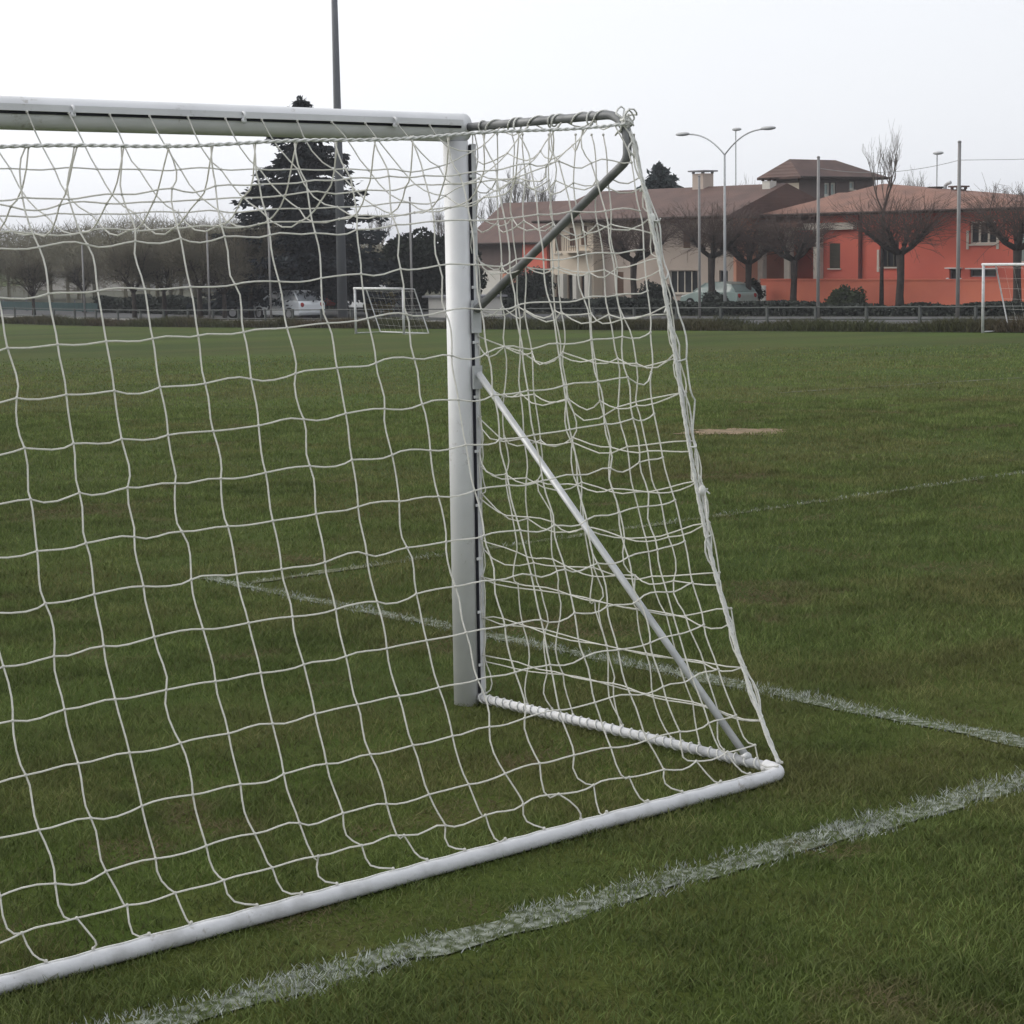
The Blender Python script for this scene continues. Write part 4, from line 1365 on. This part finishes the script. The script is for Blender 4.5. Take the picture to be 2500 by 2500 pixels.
# ------------------------------------------------------------------ cars
def make_car(paint, glass, name, label):
    """hatchback 4.1 m long, front towards local -x"""
    r = empty(name, (0, 0, 0))
    tag(r, label, 'car')
    prof = [(-2.05, 0.30), (-2.08, 0.55), (-2.0, 0.70), (-1.15, 0.93), (-1.0, 0.96), (1.55, 0.98), (1.95, 0.95), (2.05, 0.80), (2.05, 0.35), (1.95, 0.22), (-1.95, 0.22)]
    green = [(-1.12, 0.94), (-0.35, 1.40), (0.0, 1.46), (0.9, 1.45), (1.45, 1.34), (1.88, 0.97)]

    def ext(mb, pr, w0, w1, zlo, zhi):
        n = len(pr)
        wd = [w0 + (w1 - w0) * max(0, min(1, (z - zlo) / (zhi - zlo))) for _, z in pr]
        V = [(x_, -q, z) for (x_, z), q in zip(pr, wd)] + [(x_, q, z) for (x_, z), q in zip(pr, wd)]
        F = [tuple(range(n - 1, -1, -1)), tuple(range(n, 2 * n))] + [(i, (i + 1) % n, n + (i + 1) % n, n + i) for i in range(n)]
        mb.add(V, F)
    mb = MB(); ext(mb, prof, 0.84, 0.80, 0.6, 1.0); body = mb.build('body', paint, r)
    bv = body.modifiers.new('bevel', 'BEVEL'); bv.width = 0.05; bv.segments = 3
    mb = MB(); ext(mb, green, 0.78, 0.60, 0.95, 1.45); cab = mb.build('windows', glass, r)
    mb = MB(); mb.add([(-0.37, -0.605, 1.405), (0.0, -0.60, 1.472), (0.95, -0.60, 1.462), (1.47, -0.62, 1.352), (-0.37, 0.605, 1.405), (0.0, 0.60, 1.472), (0.95, 0.60, 1.462), (1.47, 0.62, 1.352)],
                      [(0, 1, 5, 4), (1, 2, 6, 5), (2, 3, 7, 6)])
    mb.build('roof', paint, r)
    mb = MB()
    for y_ in (-1, 1):
        for (xa_, za_), (xb_, zb_) in (((-1.12, 0.95), (-0.36, 1.41)), ((0.25, 0.97), (0.30, 1.46)), ((1.88, 0.98), (1.46, 1.35))):
            ya_ = y_ * (0.79 - 0.18 * (za_ - 0.95) / 0.5); yb2 = y_ * (0.79 - 0.18 * (zb_ - 0.95) / 0.5)
            mb.tube([(xa_, ya_, za_), (xb_, yb2, zb_)], 0.035, 6)
    mb.build('pillar', paint, r)
    for x_ in (-1.28, 1.25):
        for y_ in (-0.80, 0.80):
            mb = MB(); mb.tube([(x_, y_ - 0.09, 0.31), (x_, y_ + 0.09, 0.31)], 0.31, 20); ty = mb.build('wheel', M['tyre'], r)
            mb = MB(); s_ = 1 if y_ > 0 else -1; mb.tube([(x_, y_ + s_ * 0.092, 0.31), (x_, y_ + s_ * 0.10, 0.31)], 0.20, 14); mb.build('rim', M['rim'], ty)
    for y_ in (-0.62, 0.62):
        mb = MB(); mb.blob((-2.0, y_, 0.66), (0.10, 0.17, 0.09), 10, 6); mb.build('headlight', M['head'], r, smooth=True)
        mb = MB(); mb.blob((2.03, y_, 0.75), (0.05, 0.13, 0.12), 10, 6); mb.build('tail_light', M['tail'], r, smooth=True)
    return r


def place_car(c, px, X, rz):
    c.location = put(px, X, 0.03); c.rotation_euler = (0, 0, rz)


place_car(make_car(M['car_white'], glass_mat('painted_reflection_glass', (0.30, 0.32, 0.34)), 'parked_car', 'white parked car left of the floodlight mast under the conifer'), 702, 55.1, math.radians(-88))  # pale window colour stands in for the windscreen's reflection
place_car(make_car(M['car_dark'], M['pane'], 'parked_car', 'dark parked car behind the white one, under the conifer'), 640, 55.5, math.radians(-60))
place_car(make_car(M['car_red'], M['pane'], 'parked_car', 'red parked car under the conifer, beyond the white one'), 742, 65.0, math.radians(-90))
place_car(make_car(M['car_white'], M['pane'], 'parked_car', 'white parked car right of the floodlight mast trunk base'), 905, 65.0, math.radians(-90))
place_car(make_car(M['car_teal'], M['pane_teal'], 'parked_car', 'pale teal parked car behind the pollarded tree by the cream house'), 1755, 75.0, math.radians(-90))  # pale teal window colour stands in for the reflected sky


# ------------------------------------------------------------------ vegetation
def leaf_cloud(n, cen, rad, size, rs, lumps=14, flat=1.0, hollow=0.35):
    """many small leaf faces gathered in lumps inside an ellipsoid -> V, F(tri)"""
    rad = np.array(rad, float)
    d = rs.normal(0, 1, (lumps, 3)); d /= np.linalg.norm(d, axis=1)[:, None]
    lc = d * rad * (hollow + (0.92 - hollow) * rs.random((lumps, 1)))
    lr = rad.mean() * (0.28 + 0.30 * rs.random((lumps, 1)))
    k = rs.integers(0, lumps, n)
    q = rs.normal(0, 1, (n, 3)); q /= np.linalg.norm(q, axis=1)[:, None]
    p = np.array(cen) + lc[k] + q * lr[k] * rs.random((n, 1)) ** 0.45
    a = rs.normal(0, 1, (n, 3)); a /= np.linalg.norm(a, axis=1)[:, None]
    b = np.cross(a, rs.normal(0, 1, (n, 3))); b /= np.linalg.norm(b, axis=1)[:, None]
    sz = size * (0.6 + 0.8 * rs.random((n, 1)))
    V = np.stack([p - a * sz * 0.5, p + b * sz * 0.45, p + a * sz * 0.5, p - b * sz * 0.45], 1)
    V[..., 2] = np.maximum(V[..., 2], 0.0)
    return V.reshape(-1, 3), (np.arange(n)[:, None] * 4 + np.arange(4)[None])


def mesh_obj(name, V, F, m, parent=None, loc=None):
    o = bpy.data.objects.new(name, array_mesh(name, V, F, m))
    COL.objects.link(o)
    if parent: o.parent = parent
    if loc is not None: o.location = loc
    return o


class Twigs:
    """thin three sided twigs gathered as arrays"""
    def __init__(s): s.V, s.F, s.n = [], [], 0

    def add(s, A, B, r0, r1):
        A, B = np.asarray(A, float), np.asarray(B, float)
        n = len(A)
        d = B - A; L = np.linalg.norm(d, axis=1)[:, None] + 1e-9; d = d / L
        ref = np.where(np.abs(d[:, 2:3]) < 0.9, np.array([[0, 0, 1.0]]), np.array([[1.0, 0, 0]]))
        u = np.cross(d, ref); u /= np.linalg.norm(u, axis=1)[:, None]
        v = np.cross(d, u)
        ang = np.arange(3) * 2 * math.pi / 3
        off = np.cos(ang)[None, :, None] * u[:, None] + np.sin(ang)[None, :, None] * v[:, None]
        r0 = np.broadcast_to(np.asarray(r0, float), (n,))[:, None, None]; r1 = np.broadcast_to(np.asarray(r1, float), (n,))[:, None, None]
        V = np.concatenate([A[:, None] + off * r0, B[:, None] + off * r1], 1)
        b = s.n + np.arange(n)[:, None] * 6
        F = np.concatenate([b + np.array([j, (j + 1) % 3, 3 + (j + 1) % 3, 3 + j]) for j in range(3)])
        s.V.append(V.reshape(-1, 3)); s.F.append(F); s.n += n * 6

    def out(s): return np.concatenate(s.V), np.concatenate(s.F)


def grow(tw, mb, p, d, L, r, lev, rs, up=0.15, spread=0.55, nchild=(4, 6), rmin=0.006, shrink=0.62):
    """branching limb; thick ones go to the tube mesh, thin ones to the twig arrays"""
    n = 4
    pts = [np.array(p, float)]
    dd = np.array(d, float)
    for i in range(n):
        dd = dd + rs.normal(0, 0.10, 3) + np.array([0, 0, up * 0.25]); dd /= np.linalg.norm(dd)
        pts.append(pts[-1] + dd * L / n)
    rad = np.linspace(r, r * 0.55, n + 1)
    if lev >= 2: mb.tube(pts, rad, 6 if lev > 2 else 5, cap=False)
    else: tw.add(pts[:-1], pts[1:], rad[:-1], rad[1:])
    if lev == 0: return
    for k in range(rs.integers(nchild[0], nchild[1] + 1)):
        t = 0.30 + 0.70 * rs.random() if k else 1.0
        i = min(n - 1, int(t * n)); q = pts[i] + (pts[i + 1] - pts[i]) * (t * n - i)
        c = dd + rs.normal(0, spread, 3); c[2] += up; c /= np.linalg.norm(c)
        grow(tw, mb, q, c, L * shrink * (0.7 + 0.6 * rs.random()), max(rmin, r * 0.5), lev - 1, rs, up, spread, nchild, rmin, shrink)


def bare_tree_mesh(H, trunk_h, r, seed, lev=4, spread=0.55, up=0.18, nchild=(4, 6), limbs=5, rmin=0.007, L0=None, shrink=0.62):
    rs = np.random.default_rng(seed)
    tw, mb, tr = Twigs(), MB(), MB()
    lean = rs.normal(0, 0.03, 2)
    tr.tube([(0, 0, -0.15), (lean[0] * 0.3, lean[1] * 0.3, trunk_h * 0.4), (lean[0] * trunk_h, lean[1] * trunk_h, trunk_h)], [r * 1.35, r, r * 0.85], 10)
    top = np.array([lean[0] * trunk_h, lean[1] * trunk_h, trunk_h])
    L0 = L0 or (H - trunk_h) * 0.52
    for k in range(limbs):
        a = 2 * math.pi * (k + rs.random() * 0.6) / limbs
        d = np.array([math.cos(a) * spread * 1.2, math.sin(a) * spread * 1.2, 0.9 if k else 1.6]); d /= np.linalg.norm(d)
        grow(tw, mb, top - [0, 0, 0.1], d, L0 * (0.85 + 0.3 * rs.random()), r * 0.5, lev - 1, rs, up, spread, nchild, rmin, shrink)
    return tr, mb, tw


def tree_thing(name, p, rz, tr, mb, tw, mt, label, group=None, limb_mat=None):
    o = empty(name, p, rz)
    tag(o, label, 'tree', group)
    tr.build('trunk', M['bark'], o, smooth=True)
    mb.build('limbs', limb_mat or M['bark'], o, smooth=True)
    V, F = tw.out()
    mesh_obj('crown', V, F, mt, o)
    return o


def crown_top(o):
    return max(v.co.z for c in o.children if c.name.startswith('crown') for v in c.data.vertices)


def clone(o, p, rz, label, sc=1.0):
    c = copy_tree(o)
    c.location = p; c.rotation_euler = (0, 0, rz); c.scale = (sc, sc, sc)
    c['label'] = label
    return c


# pollarded street trees in front of the houses
def pollard(seed):
    rs = np.random.default_rng(seed)
    tr, mb, tw = MB(), MB(), Twigs()
    th = 2.75
    tr.tube([(0, 0, -0.1), (0.03, 0, 0.7), (-0.02, 0.02, 1.6), (0, 0, th)], [0.24, 0.18, 0.165, 0.19], 12)
    for k in range(6):
        a = 2 * math.pi * (k + rs.random() * 0.5) / 6
        ln = 1.05 + 0.5 * rs.random()
        e = np.array([math.cos(a) * ln, math.sin(a) * ln, th + 0.75 + 0.4 * rs.random()])
        m_ = np.array([math.cos(a) * ln * 0.45, math.sin(a) * ln * 0.45, th + 0.18])
        mb.tube([(0, 0, th - 0.12), m_, e], [0.13, 0.10, 0.085], 8)
        for kn in (e, m_ + [0, 0, 0.12], m_ * 0.5 + e * 0.5):
            mb.blob(kn, (0.13, 0.13, 0.11), 7, 5)
            n = 24
            d = rs.normal(0, 1, (n, 3)) * np.array([0.8, 0.8, 0.45]) + np.array([math.cos(a) * 0.5, math.sin(a) * 0.5, 0.95])
            d /= np.linalg.norm(d, axis=1)[:, None]
            L = 0.9 + 1.3 * rs.random((n, 1))
            A = np.repeat(kn[None], n, 0); B = A + d * L * 0.5
            d2 = d + rs.normal(0, 0.18, (n, 3)); d2[:, 2] -= 0.10; d2 /= np.linalg.norm(d2, axis=1)[:, None]
            C_ = B + d2 * L * 0.5
            tw.add(A, B, 0.013, 0.010); tw.add(B, C_, 0.010, 0.006)
            for _ in range(3):
                t = rs.random((n, 1)); S = B + (C_ - B) * t
                d3 = d2 + rs.normal(0, 0.5, (n, 3)); d3 /= np.linalg.norm(d3, axis=1)[:, None]
                tw.add(S, S + d3 * (0.25 + 0.4 * rs.random((n, 1))), 0.008, 0.005)
    return tr, mb, tw


gp = 'pollarded street trees before the houses'
PT = [(1548, 72.5, 'pollarded tree before the cream house, seen through the edge of the side net', 0.95),
      (1738, 73.5, 'pollarded tree with a forked trunk before the pale teal car', 1.06),
      (1828, 75.5, 'pollarded tree before the salmon end wall of the cream house', 0.92),
      (1938, 75.5, 'pollarded tree before the porch of the red house', 0.98),
      (2197, 76.5, 'pollarded tree before the red house between the bush and the tallest slim pole', 1.08),
      (2482, 76.5, 'pollarded tree at the right edge behind the far goal', 1.12)]
pol0 = tree_thing('pollarded_tree', put(PT[0][0], PT[0][1]), 0.0, *pollard(11), M['twig'], PT[0][2], gp)
pol1 = tree_thing('pollarded_tree', put(PT[1][0], PT[1][1]), 0.4, *pollard(12), M['twig'], PT[1][2], gp)
pol1.scale = (PT[1][3],) * 3
for k, (px, X, lb, sc_) in enumerate(PT[2:]):
    clone((pol0, pol1)[k % 2], put(px, X), 1.3 * k + 0.7, lb, sc_)

# bare trees along the pitch on the left
gb = 'bare trees along the far left edge of the pitch'
LT = [(82, 49.8, 590, 'leftmost bare tree behind the net, before the teal screen fence'),
      (-60, 51.5, 585, 'bare tree at the very left edge beyond the net'),
      (205, 56.5, 575, 'bare tree beside the leftmost slim pole'),
      (328, 50.0, 560, 'bare tree third from the left behind the net'),
      (402, 52.0, 552, 'slender bare tree between the middle ones of the left row'),
      (488, 50.2, 550, 'bare tree left of the slim pole near the conifer'),
      (548, 51.0, 540, 'bare tree right of the slim pole near the conifer'),
      (612, 54.0, 535, 'bare tree touching the left side of the conifer')]
protos = []
for k in range(3):
    t_ = bare_tree_mesh(5.6, 1.9, 0.15, 31 + k, lev=5, spread=0.70, up=0.14, nchild=(5, 6), limbs=6, rmin=0.009, shrink=0.68, L0=1.55)
    px, X, yt, lb = LT[k]
    p = put(px, X)
    o = tree_thing('bare_tree', p, k * 1.1, *t_, M['twig_grey'], lb, gb)
    zmax = crown_top(o)
    o['_h'] = zmax
    protos.append((o, zmax))
for k, (px, X, yt, lb) in enumerate(LT):
    p = put(px, X)
    o, zm = protos[k % 3]
    sc_ = (zat(px, yt, X) - p[2]) / zm * (1.06, 1.18, 0.94, 1.14, 0.98, 1.18, 1.02, 1.10)[k]
    if k < 3: o.scale = (sc_,) * 3
    else: clone(o, p, k * 2.3, lb, sc_)
for o in list(bpy.data.objects):
    if '_h' in o: del o['_h']


# the far-off wood behind them that reads as one mass
def woodland():
    rs = np.random.default_rng(5)
    tw = Twigs(); Vs, Fs, nn = [], [], 0
    for k in range(40):
        px = -260 + 1250 * k / 39 + rs.normal(0, 10)
        X = 64 + rs.random() * 12
        p = np.array(put(px, X))
        yt = np.interp(px, [-260, 0, 150, 350, 600, 800, 1000], [585, 598, 568, 550, 538, 585, 650]) + rs.normal(0, 10) + 26 * math.sin(k * 1.9)
        h = zat(px, yt, X) - p[2]
        n = 700
        A = p + np.stack([rs.normal(0, 1.7, n), rs.normal(0, 1.7, n), h * (0.42 + 0.45 * rs.random(n) ** 0.8)], 1)
        d = rs.normal(0, 0.6, (n, 3)) + np.array([0, 0, 0.8]); d /= np.linalg.norm(d, axis=1)[:, None]
        B = A + d * (0.8 + 1.2 * rs.random((n, 1))); B[:, 2] = np.minimum(B[:, 2], p[2] + h * (0.86 + 0.18 * rs.random(n)))
        tw.add(A, B, 0.018, 0.008)
        tw.add(p[None], p[None] + [[0, 0, h * 0.7]], 0.2, 0.06)
    V, F = tw.out()
    tag(mesh_obj('distant_wood', V, F, M['twig_olive']), 'far off grey brown bare wood behind the left trees', 'wood', kind='stuff')


woodland()

# tall thin bare trees above the roofs
t_ = bare_tree_mesh(9, 5.6, 0.11, 51, lev=4, spread=0.36, up=0.55, nchild=(3, 5), limbs=4, rmin=0.008, L0=2.1, shrink=0.66)
p = put(2152, 76.8)
o = tree_thing('tall_bare_tree', p, 0.3, *t_, M['twig_pale'], 'tall slim bare tree rising beside the upper house roof before the red house', None, M['twig'])
zm = crown_top(o); o.scale = ((zat(2152, 290, 76.8) - p[2]) / zm,) * 3
gq = 'pale bare trees behind the houses'
t_ = bare_tree_mesh(9, 4.0, 0.14, 52, lev=4, spread=0.42, up=0.5, nchild=(4, 5), limbs=5, rmin=0.010, L0=2.4, shrink=0.64)
p = put(1285, 99.0)
pb = tree_thing('pale_bare_tree', p, 0.0, *t_, M['twig_pale'], 'pale bare tree behind the brown house, right of the near post', gq, M['twig_pale'])
zm = crown_top(pb)
pb.scale = ((zat(1285, 385, 99.0) - p[2]) / zm,) * 3
for px, X, yt, lb in ((1215, 104.0, 440, 'shorter pale bare tree hard against the right side of the near post'), (1330, 106.0, 420, 'pale bare tree behind the brown house where the slanting stanchion crosses'),
                      (1085, 104.0, 490, 'pale bare tree hard against the left side of the near post'), (930, 98.0, 500, 'pale bare tree between the conifer and the rounded evergreen'),
                      (1830, 118.0, 420, 'pale bare tree behind the cream house between the two chimneys'), (2420, 116.0, 440, 'pale bare tree behind the grey roof left of the frame edge'),
                      (2500, 114.0, 425, 'pale bare tree at the right frame edge behind the grey roof'), (2215, 122.0, 400, 'faint pale bare tree behind the red house roof')):
    p = put(px, X)
    clone(pb, p, px * 0.37, lb, (zat(px, yt, X) - p[2]) / zm)


def conifer(p, h, wr, m, label, name, seed, tiers=34, dens=1.0, sprig=0.30, trunk_bare=0.06, power=0.85):
    rs = np.random.default_rng(seed)
    o = empty(name, p)
    tag(o, label, 'tree')
    mb = MB(); mb.tube([(0, 0, -0.1), (0, 0, h * 0.5), (0.05, 0, h * 0.97)], [0.34 * h / 12, 0.2 * h / 12, 0.03], 10); mb.build('trunk', M['bark'], o, smooth=True)
    Pp, Dd, Sz = [], [], []
    lim = MB()
    for k in range(tiers):
        f = (k + rs.random() * 0.5) / tiers
        z = h * (trunk_bare + (0.985 - trunk_bare) * f)
        R = wr * (1 - f) ** power * (0.80 + 0.35 * rs.random()) + 0.10
        nb = int(5 + 9 * (1 - f))
        for b in range(nb):
            a = 2 * math.pi * (b + rs.random()) / nb
            Rb = R * (0.50 + 0.66 * rs.random())
            t = np.linspace(0, 1, 7)
            dr = np.stack([np.cos(a) * t * Rb, np.sin(a) * t * Rb, z - 0.10 * Rb * t - 0.16 * Rb * t * t + 0.16 * Rb * t**3], 1)
            lim.tube(dr, np.linspace(0.035, 0.008, 7), 4, cap=False)
            n = int((16 + 30 * Rb) * dens)
            q = rs.random(n) ** 0.75
            c = np.stack([np.interp(q, t, dr[:, i]) for i in range(3)], 1)
            spread_ = 0.10 + 0.26 * Rb * (0.25 + q * 0.6)
            side = np.array([-math.sin(a), math.cos(a), 0])
            c += side * (rs.normal(0, 0.42, n) * spread_)[:, None] + np.stack([np.zeros(n), np.zeros(n), -np.abs(rs.normal(0, 0.16, n))], 1)
            dv = np.array([math.cos(a), math.sin(a), -0.35]) + rs.normal(0, 0.45, (n, 3))
            Pp.append(c); Dd.append(dv); Sz.append(sprig * (0.6 + 0.8 * rs.random(n)))
    n = 70                                             # the leader: upright sprigs thinning to a point
    q = rs.random(n)
    Pp.append(np.stack([rs.normal(0, 0.42, n) * (1.08 - q), rs.normal(0, 0.42, n) * (1.08 - q), h * (0.925 + 0.065 * q)], 1))
    Dd.append(np.stack([rs.normal(0, 0.6, n), rs.normal(0, 0.6, n), np.full(n, 0.8)], 1)); Sz.append(sprig * (0.5 + 0.6 * rs.random(n)))
    c = np.concatenate(Pp); dv = np.concatenate(Dd); sz = np.concatenate(Sz)[:, None]
    dv /= np.linalg.norm(dv, axis=1)[:, None]
    n = len(c)
    u = np.cross(dv, rs.normal(0, 1, (n, 3))); u /= np.linalg.norm(u, axis=1)[:, None]
    V = np.stack([c - dv * sz * 0.5, c + u * sz * 0.22, c + dv * sz * 0.55, c - u * sz * 0.22], 1).reshape(-1, 3)
    V[:, 2] = np.maximum(V[:, 2], 0.05)
    F = np.arange(n)[:, None] * 4 + np.arange(4)[None]
    lim.build('limbs', M['bark'], o)
    mesh_obj('crown', V, F, m, o)
    return o


p = put(748, 57.5)
hC = zat(748, 228, 57.5) - p[2]
conifer(p, hC, 5.6, M['needle'], 'large dark conifer behind the crossbar beside the floodlight mast', 'conifer', 61, tiers=32, dens=1.25, sprig=0.34, trunk_bare=0.13, power=0.74)
p = put(1612, 100.0)
conifer(p, zat(1612, 396, 100.0) - p[2], 2.6, M['needle_blue'], 'grey green conifer top showing above the cream house ridge', 'conifer', 63, tiers=20, dens=1.3, sprig=0.5, trunk_bare=0.45, power=0.5)


def bush(px, X, w_, h, m, label, name, cat, seed, n=5000, size=0.16, lumps=16, stem=True, depth=None):
    rs = np.random.default_rng(seed)
    o = empty(name, put(px, X))
    tag(o, label, cat)
    V, F = leaf_cloud(n, (0, 0, h * 0.52), (w_ / 2 * 0.82, (depth or w_) / 2 * 0.82, h * 0.46), size, rs, lumps)
    V[:, 2] = np.clip(V[:, 2], 0.0, None)
    mesh_obj('foliage', V, F, m, o)
    if stem:
        mb = MB()
        for k in range(5):
            a = k * 1.3
            mb.tube([(0.1 * math.cos(a), 0.1 * math.sin(a), -0.05), (w_ * 0.12 * math.cos(a), w_ * 0.12 * math.sin(a), h * 0.35), (w_ * 0.25 * math.cos(a), w_ * 0.25 * math.sin(a), h * 0.7)], [0.06, 0.04, 0.015], 6)
        mb.build('stem', M['bark'], o, smooth=True)
    return o


hE = zat(1010, 545, 66.0) - float(Txy(66.0, yat(1010, 66.0)))
bush(1015, 66.0, 3.9, hE, M['evergreen'], 'rounded dark evergreen tree left of the near post', 'evergreen_tree', 'tree', 71, n=22000, size=0.22, lumps=46)
bush(1120, 68.0, 3.2, hE * 0.92, M['evergreen'], 'dark evergreen tree partly hidden by the near post', 'evergreen_tree', 'tree', 72, n=14000, size=0.22, lumps=34)
bush(925, 60.0, 2.2, 1.25, M['shrub_yellow'], 'yellowish brown shrub behind the small training goal', 'shrub', 'shrub', 73, n=4500, size=0.13)
bush(2062, 75.5, 2.5, 1.15, M['hedge'], 'rounded dark green bush before the red garden wall', 'shrub', 'shrub', 74, n=6000, size=0.13, lumps=30)
bush(1750, 71.5, 2.1, 0.95, M['hedge_dark'], 'low dark bush at the foot of the forked pollarded tree', 'shrub', 'shrub', 75, n=5000, size=0.12, lumps=26)
bush(1300, 74.0, 2.6, 2.4, M['hedge_dark'], 'dark green shrub before the brown house', 'shrub', 'shrub', 76, n=6000, size=0.16, lumps=26)
bush(1255, 73.0, 2.0, 1.5, M['evergreen'], 'small dark shrub between the near post and the brown house', 'shrub', 'shrub', 77, n=4000, size=0.15, lumps=22)
bush(1840, 76.8, 1.6, 1.5, M['evergreen'], 'small dark bush at the gate between cream and red houses', 'shrub', 'shrub', 78, n=3500, size=0.12, lumps=22)
bush(1600, 74.5, 2.8, 1.3, M['hedge_dark'], 'low dark green bush under the barred window of the cream house', 'shrub', 'shrub', 79, n=5000, size=0.14, lumps=26)
for k, (px, X) in enumerate(((2176, 77.6), (1932, 76.6), (2460, 77.6))):
    pass


def hedge(pa, pb, X, h, m, label, seed, n=9000, size=0.14):
    rs = np.random.default_rng(seed)
    ya_, yb2 = yat(pa, X), yat(pb, X)
    zz = float(Txy(X, (ya_ + yb2) / 2))
    yy = ya_ + (yb2 - ya_) * rs.random(n)
    hh_ = h * (0.75 + 0.5 * vnoise(yy, yy * 0, 1.6))
    c = np.stack([X + rs.normal(0, 0.22, n), yy, zz + hh_ * rs.random(n) ** 0.7], 1)
    a = rs.normal(0, 1, (n, 3)); a /= np.linalg.norm(a, axis=1)[:, None]
    b = np.cross(a, rs.normal(0, 1, (n, 3))); b /= np.linalg.norm(b, axis=1)[:, None]
    V = np.stack([c - a * size / 2, c + b * size / 2, c + a * size / 2, c - b * size / 2], 1).reshape(-1, 3)
    F = np.arange(n)[:, None] * 4 + np.arange(4)[None]
    base = np.array([X, (ya_ + yb2) / 2, zz])
    tag(mesh_obj('hedge', V - base, F, m, None, tuple(base)), label, 'hedge')


hedge(240, 600, 57.0, 1.0, M['hedge_dark'], 'dark hedge under the bare trees, right of the teal screen', 83, n=14000)
hedge(1150, 2700, 67.2, 0.70, M['hedge_dark'], 'low dark hedge along the road before the houses', 81, n=26000)
hedge(560, 1130, 67.2, 0.8, M['hedge_dark'], 'low dark hedge along the road behind the parked cars', 82, n=14000)


def rough_strip():
    rs = np.random.default_rng(91)
    n = 60000
    y = 10 + 105 * rs.random(n); x = EDGE + 0.1 + 1.9 * rs.random(n)
    h = (0.12 + 0.30 * vnoise(x, y, 1.4)) * (0.5 + rs.random(n))
    g = np.array([0.060, 0.066, 0.028]); b_ = np.array([0.075, 0.060, 0.035])
    c = g + (b_ - g) * np.clip(vnoise(x, y, 2.5) * 1.6 - 0.3, 0, 1)[:, None]
    c = c * (0.6 + 0.7 * rs.random((n, 1)))
    V, F, cc = blades(x, y, h, np.full(n, 0.035), h * 0.7, c)
    o = bpy.data.objects.new('rough_grass', array_mesh('rough_grass', V, F, M['turf'], cc))
    COL.objects.link(o)
    tag(o, 'strip of longer dark rough grass under the boundary railing', 'rough grass', kind='stuff')


rough_strip()


def air():
    hz = bpy.data.materials.new('thin_haze')
    hz.use_nodes = True
    t = hz.node_tree
    t.nodes.clear()
    o = t.nodes.new('ShaderNodeOutputMaterial'); v = t.nodes.new('ShaderNodeVolumePrincipled')
    v.inputs['Color'].default_value = (0.92, 0.94, 1.0, 1); v.inputs['Density'].default_value = 0.00038
    v.inputs['Anisotropy'].default_value = 0.2
    t.links.new(v.outputs[0], o.inputs['Volume'])
    mb = MB(); mb.box(-60, 7200, -2500, 7200, -3.2, 32)
    tag(mb.build('haze', hz), 'thin pale haze over the pitch and houses', 'haze', kind='stuff')


air()
